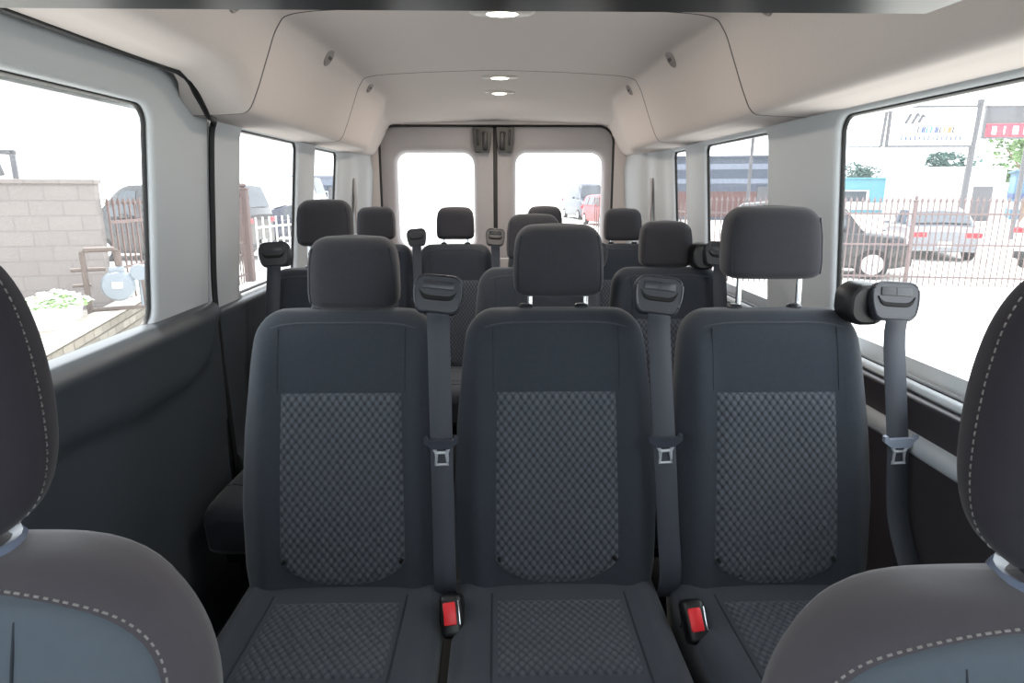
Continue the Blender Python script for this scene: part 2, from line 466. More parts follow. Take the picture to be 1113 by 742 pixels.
# rear wall and the two rear doors
in_ = rrect(-0.728, 0.737, 0.02, 1.684, 0.085, 8, 8, rs=(0.02, 0.02, 0.10, 0.10))
out_ = outer_for(in_, -0.95, 0.99, -0.02, 1.86, 8, 8)
b = MB(); b.grid([[(x, 4.19, z) for x, z in out_], [(x, 4.19, z) for x, z in in_], [(x, 4.27, z) for x, z in in_]], True)
struct(b.build('wall_rear', M['headliner'], None, 40))
b = MB(); b.tube([(x, 4.197, z) for x, z in in_], 0.009, 8, True); struct(b.build('trim_5', M['rubber']))
def rear_door(x0, x1, wx0, wx1, n, wn):
    mm = 8
    inner = rrect(wx0, wx1, 0.93, 1.528, 0.075, 8, mm)
    def g(k): return rrect(wx0-k, wx1+k, 0.93-k, 1.528+k, 0.075+k, 8, mm)
    out = outer_for(g(0.05), x0, x1, 0.86, 1.70, 8, mm)
    b = MB(); b.grid([[(x, 4.225, z) for x, z in out], [(x, 4.225, z) for x, z in g(0.045)], [(x, 4.232, z) for x, z in g(0.02)],
                      [(x, 4.25, z) for x, z in g(0.004)], [(x, 4.30, z) for x, z in g(-0.004)]], True)
    b.box(((x0+x1)/2, 4.24, 0.44), (x1-x0, 0.03, 0.84), 0.004)
    d = struct(b.build('door_%d' % n, M['door_trim'], None, 50))
    # pressed pocket low on the door
    p = MB(); p.prism(rrect(x0+0.12, x1-0.12, 0.25, 0.75, 0.05, 6, 2), 4.216, 4.23, 'y'); p.build('lower_panel', M['dark_trim'], d)
    pn = MB(); lp = [(x, 4.29, z) for x, z in g(-0.002)]; pn.add(lp, [list(range(len(lp)))])
    struct(pn.build('window_%d' % wn, M['privacy'], None, False))
rear_door(-0.745, -0.0125, -0.636, -0.140, 2, 7)
rear_door(-0.0005+0.001, 0.755, 0.122, 0.682, 3, 8)
b = MB(); b.box((-0.006, 4.228, 0.85), (0.026, 0.02, 1.70), 0.004); struct(b.build('trim_6', M['rubber']))
# latch housings over the door joint
for s, x0, x1, lab in ((-1, -0.146, -0.028, 'black plastic latch housing at the top of the rear door over the aisle'),
                       (1, 0.002, 0.110, 'black plastic latch housing atop the rear door with a small bright striker')):
    t = thing('latch_housing', lab, 'door latch', ((x0+x1)/2, 4.19, 1.60), 0, 'latch housings over the rear door joint')
    hw = (x1-x0)/2
    pts = [(-hw+0.014, -0.075), (hw-0.014, -0.075), (hw-0.004, -0.02), (hw, 0.07), (-hw, 0.07), (-hw+0.004, -0.02)]
    p = MB(); p.prism(pts, -0.03, 0.036); p.build('housing', M['black_plastic'], t, 30)
    p = MB(); p.box((-s*0.018, -0.035, -0.01), (0.03, 0.012, 0.11), 0.004); p.box((s*0.026, -0.033, 0.01), (0.014, 0.01, 0.09), 0.003); p.build('cover_rib', M['black_plastic'], t)
    if s > 0:
        p = MB(); p.tube([(-0.034, -0.038, -0.055), (-0.032, -0.044, -0.045), (-0.034, -0.038, -0.035)], 0.004, 8); p.build('striker', M['chrome'], t)
    p = MB(); p.tube([(0, -0.03, 0.035), (0, -0.04, 0.035)], 0.007, 10); p.build('bolt', M['dark_metal'], t)

# dome lamps
for y, w, lab in ((1.955, 0.092, 'lit oval dome lamp nearest the black console lip'),
                  (3.10, 0.085, 'lit oval dome lamp just behind the rear headliner seam'),
                  (3.56, 0.08, 'lit oval dome lamp farthest back, over the last row')):
    z = section(y, 0)[60].z
    t = thing('dome_lamp', lab, 'ceiling lamp', (XC, y, z), 0, 'dome lamps along the ceiling')
    b = MB()
    el = lambda a, c, zz: [(a*math.cos(2*PI*k/32), c*math.sin(2*PI*k/32), zz) for k in range(32)]
    b.loft([el(w, 0.042, 0.004), el(w, 0.042, -0.004), el(w*0.9, 0.036, -0.009), el(w*0.5, 0.026, -0.009), el(w*0.46, 0.022, -0.004)]); b.build('bezel', M['lamp_ring'], t)
    b = MB(); b.loft([el(w*0.45, 0.022, -0.005), el(w*0.42, 0.02, -0.011), el(w*0.25, 0.012, -0.013)]); b.build('lens', M['lamp'], t)
    ld = bpy.data.lights.new('dome_light', 'AREA'); ld.shape = 'DISK'; ld.size = 0.10; ld.energy = 2.6; ld.color = (1, 0.86, 0.72)
    lo = bpy.data.objects.new('dome_light', ld); COL.objects.link(lo); lo.parent = t; lo.location = (0, 0, -0.024)

# small round louvred vents in the sloped sides of the headliner
def ceiling_vent(x, y, lab, r=0.032):
    sec = section(y, 0); i = min(range(1, len(sec)-1), key=lambda k: abs(sec[k].x-x)+(10 if sec[k].z < 1.6 else 0))
    p = sec[i]; tn = (sec[i+1]-sec[i-1]).normalized(); nv = Vector((-tn.z, 0, tn.x))
    if nv.z > 0: nv = -nv
    t = thing('headliner_vent', lab, 'air vent', p, 0, 'small round vents in the headliner')
    t.rotation_euler = nv.to_track_quat('Z', 'Y').to_euler()
    b = MB(); b.lathe([(r, -0.003), (r, 0.004), (r*0.86, 0.007), (r*0.74, 0.004), (r*0.7, -0.001)], (0, 0, 0), 24); b.build('ring', M['vent'], t)
    b = MB()
    for k in range(-2, 3): b.box((k*r*0.3, 0, 0.004), (r*0.10, r*1.5*math.sqrt(1-(k*0.28)**2), 0.006), 0.001, Matrix.Rotation(0.5, 3, 'Y'))
    b.build('louvre', M['vent'], t)
    b = MB(); b.box((0, 0, 0.006), (r*1.1, r*0.35, 0.006), 0.002); b.build('knob', M['headliner_edge'], t)
ceiling_vent(-0.580, 1.6, 'small louvred vent under the black console, sliding door side')
ceiling_vent(0.620, 1.6, 'small louvred vent under the black console, street side')
ceiling_vent(-0.575, 2.4, 'round louvred vent in the middle headliner, on the brick wall side')
ceiling_vent(0.615, 2.4, 'round louvred vent in the middle headliner, on the side of the street signs')
ceiling_vent(-0.570, 3.12, 'tiny vent in the rear headliner moulding, brick wall side', 0.026)
ceiling_vent(0.612, 3.12, 'tiny vent in the rear headliner moulding beside the soft shadow, street sign side', 0.026)

# ------------------------------------------------------------------ passenger seats
BZ0, BZ1 = 0.40, 1.035
def bw(z):
    t = (z-BZ0)/(BZ1-BZ0)
    return lerp([(0, 0.214), (0.12, 0.226), (0.35, 0.230), (0.6, 0.222), (0.85, 0.207), (1, 0.194)], t)
def byc(z):
    t = (z-0.45)/0.6; return 0.050+0.135*t-0.012*math.sin(PI*max(0, min(1, t)))
def bfront(x, z, w=None, d=0.052):
    w = w or bw(z); u = min(1, abs(x)/w); n = 3.4
    k = sstep(BZ1, BZ1-0.12, z)
    return byc(z)-d*(1-u**n)**(1/n)-k*0.016*math.exp(-((abs(x)-0.172)/0.03)**2)+k*0.006*math.exp(-(x/0.10)**2)
def make_back():
    b = MB(); rc = 0.062; loops = []; K = 40
    def loop(z, w, d, sc=1.0):
        lp = []
        for s in range(K+1):
            u = math.sin((s/K*2-1)*PI/2); x = u*w
            y = byc(z)-d*(1-abs(u)**3.4)**(1/3.4)
            k = sstep(BZ1, BZ1-0.12, z)
            y += -k*0.016*math.exp(-((abs(x)-0.172)/0.03)**2)+k*0.006*math.exp(-(x/0.10)**2)
            lp.append((x*sc, byc(z)+(y-byc(z))*sc, z))
        for s in range(1, K//2):
            u = math.sin((1-s/(K//2)*2)*PI/2); x = u*w
            y = byc(z)+d*0.85*(1-abs(u)**4)**(1/4)
            lp.append((x*sc, byc(z)+(y-byc(z))*sc, z))
        return lp
    zs = [BZ0+0.004+i*(BZ1-rc-BZ0-0.004)/40 for i in range(41)]
    loops.append(loop(BZ0, bw(BZ0)-0.012, 0.042))
    for z in zs: loops.append(loop(z, bw(z), 0.052))
    for i in range(1, 9):
        a = PI/2*i/8; z = BZ1-rc+rc*math.sin(a)
        loops.append(loop(z, bw(z)-rc*0.9*(1-math.cos(a)), 0.052-0.030*(1-math.cos(a))))
    w = bw(BZ1)-rc*0.9
    for s in (0.7, 0.4, 0.12):
        lp = loop(BZ1, w, 0.022, s); loops.append([(x, y, BZ1+0.003*(1-s)) for x, y, z in lp])
    b.loft(loops); return b
def patch(f, outline_rows, puff=0.004):
    """a slightly raised panel lying on a surface: rows of (x, z) with edges tucked under"""
    rows = []
    n = len(outline_rows)
    for i, row in enumerate(outline_rows):
        m = len(row); r = []
        for j, (x, z) in enumerate(row):
            e = min(i, n-1-i, j, m-1-j)
            h = [-0.004, 0.0015, puff*0.8, puff][min(e, 3)]
            r.append(f(x, z, h))
        rows.append(r)
    b = MB(); b.grid(rows); return b

def seat_mats(): pass
def make_seat():
    t = thing('passenger_seat', '', 'seat')
    make_back().build('backrest', M['fabric'], t, 50)
    rows = []
    n = 44
    for i in range(n+1):
        tt = i/n; z0 = 0.872-0.432*tt; row = []
        hw = 0.139+0.007*tt
        for j in range(25):
            s = j/24*2-1
            z = z0
            # the lower edge bows downward between its round corners
            z = 0.872+(z0-0.872)*(1-0.105*abs(s)**2.6)
            row.append((s*hw*(1-0.10*sstep(0.93, 1, tt)*1), z))
        rows.append(row)
    patch(lambda x, z, h: (x, bfront(x, z)-h, z), rows, 0.007).build('woven_panel', M['insert'], t, 60)
    for s in (-1, 1):
        b = MB(); b.tube([(s*0.139, bfront(0.139, z)+0.0002, z) for z in [0.870+i*0.012 for i in range(12)]], 0.0013, 6); b.build('seam', M['seam'], t)
        b = MB()
        c = Vector((s*0.128, bfront(0.128, 0.505)-0.008, 0.505))
        b.tube([c+Vector((0, 0.004, 0)), c+Vector((0, -0.004, 0))], [0.006, 0.004], 10); b.build('trim_button', M['black_plastic'], t)
    # piping over the shoulder
    pts = []
    for i in range(31):
        s = i/30*2-1; x = s*0.186; z = 0.985+0.028*(1-abs(s)**5)
        zz = z; ww = bw(zz)-0.062*0.9*(1-math.cos(math.asin(min(1, max(0, (zz-(BZ1-0.062))/0.062)))))
        dd = 0.052-0.030*(1-math.cos(math.asin(min(1, max(0, (zz-(BZ1-0.062))/0.062)))))
        pts.append((x, byc(zz)-dd*(1-min(1, abs(x)/ww)**3.4)**(1/3.4)-0.000, zz))
    b = MB(); b.tube(pts, 0.0022, 6); b.build('piping', M['seam_light'], t)
    # cushion
    def ctop(x, y):
        u = min(1, abs(x)/0.226)
        return 0.398+0.045*(1-u**4)**0.25+0.012*math.exp(-((abs(x)-0.19)/0.03)**2)+0.010*sstep(-0.05, -0.40, y)
    b = MB(); loops = []
    def cl(y, sc):
        lp = []
        for s in range(33):
            u = math.sin((s/32*2-1)*PI/2); x = u*0.226
            lp.append((x*(0.9+0.1*sc), y, 0.35+(ctop(x, y)-0.35)*sc))
        for s in range(1, 16):
            u = math.sin((1-s/16*2)*PI/2)
            lp.append((u*0.222*(0.9+0.1*sc), y, 0.35-0.055*(1-u**6)**(1/6)*sc))
        return lp
    ys = [(0.075, 0.6), (0.07, 0.85), (0.055, 1)]+[(0.04-i*0.03, 1) for i in range(15)]+[(-0.42, 0.99), (-0.445, 0.94), (-0.462, 0.8), (-0.468, 0.55)]
    for y, sc in ys: loops.append(cl(y, sc))
    b.loft(loops).build('cushion', M['fabric'], t, 50)
    rows = []
    for i in range(25):
        y = -0.048-0.245*i/24; hw = 0.142
        rows.append([((j/20*2-1)*hw, y) for j in range(21)])
    patch(lambda x, y, h: (x, y, ctop(x, y)+h), rows, 0.004).build('woven_cushion_panel', M['insert_flat'], t, 60)
    b = MB(); b.tube([(x, -0.335, ctop(x, -0.335)+0.0003) for x in [-0.2+i*0.02 for i in range(21)]], 0.002, 6); b.build('seam', M['seam'], t)
    for s in (-1, 1):
        b = MB(); b.tube([(s*0.144, y, ctop(0.144, y)+0.0003) for y in [-0.33+i*0.02 for i in range(16)]], 0.002, 6); b.build('seam', M['seam'], t)
    # base
    b = MB(); b.box((0, -0.18, 0.265), (0.40, 0.44, 0.06), 0.01); b.box((0, 0.04, 0.33), (0.38, 0.03, 0.16), 0.01); b.build('seat_frame', M['dark_metal'], t)
    for sx in (-1, 1):
        for y in (-0.34, 0.03):
            b = MB(); b.box((sx*0.16, y, 0.125), (0.035, 0.05, 0.25), 0.006); b.box((sx*0.16, y, 0.008), (0.06, 0.09, 0.016), 0.004); b.build('leg', M['dark_metal'], t)
    return t

def make_headrest(t, raise_=0.0, narrow=1.0):
    """headrest with its two steel posts; its own underside sits raise_ above the lowest notch"""
    H = 0.158; w0 = 0.103*narrow
    z0 = 1.052+raise_; b = MB(); loops = []
    def lp(z, w, d, yc): 
        o = []
        for k in range(40):
            a = 2*PI*k/40; c, s = math.cos(a), math.sin(a); n = 2/3.6
            o.append((w*math.copysign(abs(c)**n, c), yc+d*math.copysign(abs(s)**n, s), z))
        return o
    rt, rb = 0.038, 0.020
    def W(z):
        q = (z-z0)/H; return w0*lerp([(0, 0.965), (0.25, 1.0), (0.6, 0.985), (1, 0.90)], q)
    def Y(z): return 0.195+0.02*(z-z0)/H
    for i in range(7):
        a = PI/2*i/6; z = z0+rb-rb*math.cos(a); k = 1-math.sin(a)
        loops.append(lp(z, W(z)-0.024*k, 0.050-0.022*k, Y(z)))
    for i in range(1, 12): z = z0+rb+(H-rb-rt)*i/12; loops.append(lp(z, W(z), 0.050, Y(z)))
    for i in range(9):
        a = PI/2*i/8; z = z0+H-rt+rt*math.sin(a); k = 1-math.cos(a)
        loops.append(lp(z, W(z)-0.036*k, 0.050-0.034*k, Y(z)))
    last = loops[-1]
    cx = Y(z0+H)
    for s in (0.6, 0.2): loops.append([(x*s, cx+(y-cx)*s, z0+H+0.004*(1-s)) for x, y, z in last])
    b.loft(loops); h = b.build('headrest', M['fabric_head'], t, 60)
    for s in (-1, 1):
        pts = []
        for i in range(15):
            z = z0+0.012+(H-0.035)*i/14; x = s*(W(z)-0.010); u = abs(x)/W(z); y = Y(z)-0.05*(1-u**3.6)**(1/3.6)
            pts.append((x, y, z))
        c = MB(); c.tube(pts, 0.0016, 6); c.build('seam', M['seam'], h)
        c = MB(); c.tube([(s*0.064*narrow, 0.195, z0+0.01), (s*0.064*narrow, 0.188, BZ1-0.05)], 0.0062, 14); c.build('post', M['chrome'], h)
        c = MB(); c.lathe([(0.017, 0), (0.017, 0.006), (0.013, 0.010), (0.007, 0.011)], (s*0.064*narrow, 0.188, BZ1-0.001), 20); c.build('post_collar', M['grey_plastic'], t)
    return h

def make_guide(t, ox, mirror=1, tilt=0.12, z=1.078, light=False, low=(0.222, -0.022), far=False, hood=False):
    """belt outlet beside the shoulder of the backrest, webbing hanging from it and the tongue on it"""
    Rm = Matrix.Rotation(tilt, 3, 'Y') @ Matrix.Rotation(R(-16), 3, 'X')
    c = Vector((ox, 0.115, z))
    def P(q): return c+Rm @ Vector(q)
    def solid(pts, y0, y1, ins, nm, m, par):
        b = MB(); loops = []
        for k, (yy, s) in enumerate(((y1, 1), (y0+ins, 1), (y0+ins*0.3, 1-ins*8), (y0, 1-ins*16))):
            loops.append([P((x*s, yy, q*s)) for x, q in pts])
        b.loft(loops); return b.build(nm, m, par, 45)
    out = rrect(-0.053, 0.053, -0.046, 0.038, 0.02, 6, 4, rs=(0.014, 0.014, 0.022, 0.026))
    out = [(x*(1-0.20*max(0, (-q)/0.046)**1.5), q) for x, q in out]
    b = MB(); b.loft([[P((x*k, yy, q*k)) for x, q in out] for yy, k in ((0.050, 0.62), (0.035, 0.78), (-0.010, 0.90), (-0.016, 0.99), (-0.030, 1.0), (-0.036, 0.965), (-0.0375, 0.90))])
    g = b.build('belt_guide', M['grey_plastic'], t, 45)
    rim = MB(); rim.tube([P((x*0.93, -0.036, q*0.91+0.001)) for x, q in out], 0.0028, 8, True); rim.build('rim', M['grey_plastic'], g)
    # bowed slot: a black opening turned up at both ends
    def slot_z(x): return -0.012+0.017*(abs(x)/0.040)**6
    sl = MB(); rows = []
    for i in range(25):
        x = -0.040+0.080*i/24; e = min(1, i/2, (24-i)/2); h = 0.0042*e+0.0006
        rows.append([P((x, -0.0375, slot_z(x)-h)), P((x, -0.0405, slot_z(x)-h*0.7)), P((x, -0.0405, slot_z(x)+h*0.7)), P((x, -0.0375, slot_z(x)+h))])
    sl.grid(rows); sl.build('slot', M['black_hole'], g)
    top = MB(); top.box(P((0, -0.038, 0.016)), (0.068, 0.004, 0.018), 0.0018, Rm); top.box(P((0, -0.0405, 0.016)), (0.002, 0.001, 0.018), 0, Rm); top.build('cover', M['grey_plastic'], g)
    if hood:
        hb = MB(); hb.loft([[Vector((ox-0.052+x, yy, z-0.004+q)) for x, q in rrect(-0.036*s, 0.05*s, -0.048*s, 0.044*s, 0.034*s, 8, 2)] for yy, s in ((0.17, 0.9), (0.16, 1), (0.11, 1), (0.098, 0.94), (0.094, 0.8))]); hb.build('hood', M['black_plastic'], g)
    # webbing
    bx, by = low
    zt = z-0.011
    path = crom([(ox-0.001, 0.078, zt), (ox+0.001, 0.070, zt-0.022), (ox+(bx-ox)*0.14, 0.070, z-0.09), (ox+(bx-ox)*0.50, 0.030, 0.77), (ox+(bx-ox)*0.78, 0.002, 0.60), (bx, by, 0.47), (bx, by+0.03, 0.40)], 5)
    b = MB(); n = len(path)
    slope = (bx-ox)/0.6
    b.ribbon(path, [0.050 if i < 3 else 0.048 for i in range(n)], 0.0016, (1, 0, slope)); w = b.build('seat_belt', M['belt'], t, 60)
    # tongue
    k = min(range(n), key=lambda i: abs(path[i].z-0.765)); q = path[k]
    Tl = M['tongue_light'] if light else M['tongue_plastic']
    tm = Matrix.Rotation(-slope*0.9, 3, 'Y')
    def T(v): return q+tm @ Vector(v)
    b = MB(); pts = [(-0.036, 0.016), (-0.030, 0.018), (-0.026, 0.010), (0.026, 0.010), (0.030, 0.018), (0.036, 0.016), (0.036, 0.004), (0.018, -0.010), (-0.018, -0.010), (-0.036, 0.004)]
    b.loft([[T((x, yy, zq)) for x, zq in pts] for yy in (-0.014, -0.003)]); tg = b.build('belt_tongue', Tl, w, 30)
    b = MB()
    fr = [(-0.016, -0.008), (-0.011, -0.020), (-0.0125, -0.046), (0.0125, -0.046), (0.011, -0.020), (0.016, -0.008)]
    b.tube([T((x, -0.009, zq)) for x, zq in fr], 0.0042, 6); b.tube([T((-0.010, -0.009, -0.019)), T((0.010, -0.009, -0.019))], 0.0036, 6)
    b.build('metal_blade', M['blade'], tg)
    return g

def make_buckle(t, x, y, z, lab=None):
    b = MB(); tilt = Matrix.Rotation(R(-35), 3, 'X'); tw = Matrix.Rotation(R(-8), 3, 'Y')
    c = Vector((x, y, z))
    b.box(c, (0.046, 0.062, 0.085), 0.012, tw @ tilt, 3); h = b.build('buckle', M['black_plastic'], t)
    n = tw @ tilt
    b = MB(); b.box(c+n @ Vector((-0.002, -0.029, 0.004)), (0.026, 0.010, 0.044), 0.003, n); b.build('red_button', M['red'], h)
    b = MB(); b.box(c+n @ Vector((0.017, -0.0305, 0.004)), (0.003, 0.004, 0.046), 0.001, n); b.build('entry_slot', M['chrome'], h)
    b = MB(); b.ribbon([c+Vector((0, 0.02, -0.01)), c+Vector((0, 0.05, -0.05))], 0.03, 0.003); b.build('buckle_strap', M['belt'], h)

proto = make_seat()
GR = {1: 'first bench facing the camera, three seats', 2: 'second row of seats', 3: 'last row of four seats at the rear doors'}
ROWS = [
 # row, x, y, raise, narrow, guide offset, label
 (1, -0.342, 1.27, -0.014, 1.0, 0.212, 'dark grey cloth seat in the first bench beside the sliding door, headrest pushed fully down'),
 (1, 0.130, 1.27, 0.012, 1.0, 0.222, 'dark grey cloth middle seat of the first bench, short bright posts under its headrest'),
 (1, 0.613, 1.255, 0.052, 1.08, 0.228, 'dark grey cloth seat in the first bench, headrest raised on long steel posts'),
 (2, -0.600, 2.10, 0.060, 0.96, -0.150, 'single dark second row seat by the window with the tall brown fence post'),
 (2, 0.130, 2.10, 0.010, 0.96, 0.200, 'dark second row seat mostly hidden behind the middle headrest of the first bench'),
 (2, 0.602, 2.10, -0.015, 0.94, 0.160, 'dark second row seat, headrest showing just beside the raised headrest of the first bench'),
 (3, -0.605, 3.10, 0.008, 0.96, 0.238, 'last row dark seat in the corner by the brick wall side pillar'),
 (3, -0.207, 3.10, 0.008, 0.96, 0.222, 'last row dark seat framed by the rear door window over the open aisle'),
 (3, 0.242, 3.10, 0.012, 0.90, 0.200, 'last row seat whose headrest just tops the hidden second row headrest'),
 (3, 0.640, 3.10, 0.000, 0.96, 0.170, 'last row dark seat in the corner by the slotted pillar vent, on the street side'),
]
for i, (row, x, y, rs, nw, go, lab) in enumerate(ROWS):
    s = copy_tree(proto) if i else proto
    s.location = (x, y, 0)
    s['label'] = lab; s['category'] = 'seat'; s['group'] = GR[row]
    if row > 1: s.scale = (0.97 if row == 2 else 0.90, 1, 0.995)
for i, (s, (row, x, y, rs, nw, go, lab)) in enumerate(zip([o for o in COL.objects if o.name.startswith('passenger_seat')], ROWS)):
    hx = (0.017, 0.010, 0.009)[i] if i < 3 else 0
    h = make_headrest(s, rs, nw if row < 3 else nw/0.93)
    h.location.x = hx
    if i == 0: make_guide(s, 0.216, tilt=0.10, low=(0.226, -0.022))
    elif i == 1: make_guide(s, 0.214, tilt=0.13, z=1.074, low=(0.248, -0.018))
    elif i == 2: make_guide(s, 0.236, tilt=0.06, z=1.062, light=True, low=(0.266, -0.075), hood=True)
    elif i == 3: make_guide(s, -0.150, mirror=-1, tilt=-0.06, z=1.088, low=(-0.19, 0.0))
    elif row == 2: make_guide(s, go, tilt=0.08, z=1.085, low=(go+0.03, 0), hood=(i == 5))
    else: make_guide(s, go, tilt=-0.08 if i == 6 else 0.05, z=1.072, low=(go+0.01, 0))
    if row == 1 and i < 2:
        make_buckle(s, (0.248, 0.268)[i], (-0.105, -0.135)[i], 0.445)
    elif row > 1 and go > 0: make_buckle(s, go+0.02, -0.1, 0.435)

# ------------------------------------------------------------------ front seats
def front_seat(side, x, y, dz, hx, lab):
    """bucket seat seen from ahead; side is the sign of x"""
    t = thing('front_seat', lab, 'seat', (x, y, 0), 0, 'front bucket seats at the picture edges')
    m = -side   # inner (aisle) side sign
    Z1 = 0.968+dz; Z0 = 0.42
    def W(z):
        q = (Z1-z); 
        base = 0.268-0.012*sstep(0.45, 0.9, z)
        r = 0.150
        if q < r:
            k = (r-q)/r; base = base-0.155*(1-math.sqrt(max(0, 1-k*k)))
        return base
    def YC(z): return 0.02+0.16*(z-0.45)/0.5
    def D(z):
        q = Z1-z; r = 0.035
        return 0.075-(0.05*(1-math.sqrt(max(0, 1-((r-q)/r)**2))) if q < r else 0)
    def F(xx, z):
        w = W(z); u = min(1, abs(xx)/w)
        return YC(z)-D(z)*(1-u**2.8)**(1/2.8)-0.020*math.exp(-((abs(xx)-0.20)/0.045)**2)*sstep(Z1-0.02, Z1-0.2, z)
    zs = [Z0+i*(Z1-0.17-Z0)/18 for i in range(19)]+[Z1-0.17+0.17*math.sin(PI/2*i/16) for i in range(1, 17)]
    loops = []
    for z in zs:
        lp = []
        for s in range(45):
            u = math.sin((s/44*2-1)*PI/2); xx = u*W(z); lp.append((xx, F(xx, z), z))
        for s in range(1, 22):
            u = math.sin((1-s/22*2)*PI/2); lp.append((u*W(z), YC(z)+D(z)*0.5*(1-abs(u)**4)**0.25, z))
        loops.append(lp)
    last = loops[-1]; cy = YC(Z1)
    for s in (0.6, 0.2): loops.append([(a*s, cy+(b_-cy)*s, Z1+0.003*(1-s)) for a, b_, c in last])
    MB().loft(loops).build('backrest', M['front_band'], t, 60)
    # inner panel with an arched top
    PT = Z1-0.016; hw = 0.226
    def arch(s):   # height of the panel's top edge at s in -1..1
        return (PT-0.115)+0.119*max(0, 1-abs(s)**2.5)**0.4
    rows = []
    n = 26
    for i in range(n+1):
        row = []
        for j in range(37):
            s = math.sin((j/36*2-1)*PI/2)*0.999
            a = arch(s)
            z = a+(0.46-a)*(i/n)**1.7; row.append((s*(hw+0.003), z))
        rows.append(row)
    patch(lambda xx, z, h: (xx, F(xx, z)-h, z+max(0, h)*sstep(Z1-0.06, Z1-0.01, z)*1.5), rows, 0.004).build('centre_panel', M['front_panel'], t, 60)
    # welt and contrast stitches along the arch
    def edge(k, off):
        a = PI*k
        c, s_ = math.cos(a), math.sin(a)
        xx = (hw+off)*math.copysign(abs(c)**0.8, c); z = (PT-0.115)+(0.115+off)*abs(s_)**0.8
        return Vector((xx, F(xx, z), z))
    run = [Vector((hw+0.006, F(hw+0.006, z), z)) for z in [0.5+0.35*i/12*((PT-0.12-0.5)/0.35) for i in range(12)]]
    run2 = [Vector((-p.x, p.y, p.z)) for p in run[::-1]]
    line = run+[edge(i/60, 0.006) for i in range(61)]+run2
    dense = []
    for a, c in zip(line, line[1:]):
        k = max(1, int((c-a).length/0.001)); dense += [a+(c-a)*i/k for i in range(k)]
    b = MB(); acc = 0; seg = []
    cur = 0.0; prev = dense[0]; on = [prev]
    for p in dense[1:]:
        cur += (p-prev).length; prev = p
        ph = cur % 0.0085
        if ph < 0.0055: on.append(p)
        else:
            if len(on) > 2: b.tube([on[0], on[-1]], 0.0012, 5)
            on = []
    b.build('stitching', M['stitch'], t)
    for sx in (-1, 1):
        b = MB(); b.tube([(sx*(0.112+0.012*(0.85-z)/0.3), F(0.112, z)-0.0042, z) for z in [0.5+i*(arch(0.6)-0.5-0.006)/14 for i in range(15)]], 0.0016, 6); b.build('seam', M['seam'], t)
    # headrest
    hz0 = 0.975+dz; H = 0.285
    def hw_(q): return lerp([(0, 0.085), (0.03, 0.100), (0.08, 0.118), (0.16, 0.131), (0.28, 0.137), (0.45, 0.134), (0.62, 0.125), (0.78, 0.110), (0.9, 0.088), (0.96, 0.066), (1, 0.04)], q)
    def prof(q): return hwc[int(round(q*30))], 0.040*math.sqrt(max(0.12, math.sin(PI*min(1, max(0, q*0.9+0.05))))), 0.185+0.045*q
    ls = []
    hwc = [0.91*hw_(i/30) for i in range(31)]
    for _ in range(3): hwc = [hwc[0]]+[(hwc[i-1]+2*hwc[i]+hwc[i+1])/4 for i in range(1, 30)]+[hwc[-1]]
    for i in range(31):
        q = i/30; z = hz0+H*q; w, d, yc = prof(q)
        ls.append([(w*math.copysign(abs(math.cos(a))**0.62, math.cos(a)), yc+d*math.copysign(abs(math.sin(a))**0.62, math.sin(a)), z) for a in [2*PI*k/44 for k in range(44)]])
    hd = MB().loft(ls).build('headrest', M['front_head'], t, 70); hd.location.x = hx
    # stitched edge of the headrest face
    for sx in (-1, 1):
        ptsL = []
        for i in range(1, 30):
            q = i/30; w, d, yc = prof(q)
            a = R(-90+87.5)
            ptsL.append(Vector((sx*w*abs(math.cos(a))**0.62, yc-d*abs(math.sin(a))**0.62*1.02, hz0+H*q)))
        ptsL = crom(ptsL, 5); b = MB()
        for k in range(0, len(ptsL)-3, 4): b.tube([ptsL[k], ptsL[k+1]+Vector((sx*0.0012, -0.0012, 0)), ptsL[k+2]], 0.0009, 5)
        b.build('stitching', M['stitch'], hd)
    # neck and its glossy collar
    b = MB()
    def ell(a, c, z): return [(a*math.cos(2*PI*k/32), 0.172+c*math.sin(2*PI*k/32), z) for k in range(32)]
    b.loft([ell(0.075, 0.045, hz0-0.03), ell(0.072, 0.042, hz0-0.005), ell(0.062, 0.036, hz0+0.02)]); b.build('neck', M['grey_plastic'], hd)
    b = MB(); b.loft([ell(0.098, 0.058, hz0-0.022), ell(0.100, 0.060, hz0-0.010), ell(0.094, 0.055, hz0-0.001), ell(0.078, 0.047, hz0-0.008)]); b.build('collar', M['console_edge'], t).location.x = hx
    # cushion
    b = MB(); b.box((0, -0.24, 0.40), (0.50, 0.56, 0.14), 0.05, None, 5); b.build('cushion', M['front_band'], t)
    b = MB(); b.box((0, -0.22, 0.18), (0.40, 0.42, 0.30), 0.03); b.box((0, -0.22, 0.015), (0.46, 0.5, 0.03), 0.005); b.build('pedestal', M['black_plastic'], t)
    return t
front_seat(-1, -0.528, 0.395, 0.0, -0.028, 'brown-grey front seat with stitched bolsters beside the window onto the block wall')
front_seat(1, 0.494, 0.350, -0.020, 0.068, 'brown-grey front seat with stitched bolsters in front of the street-side window')

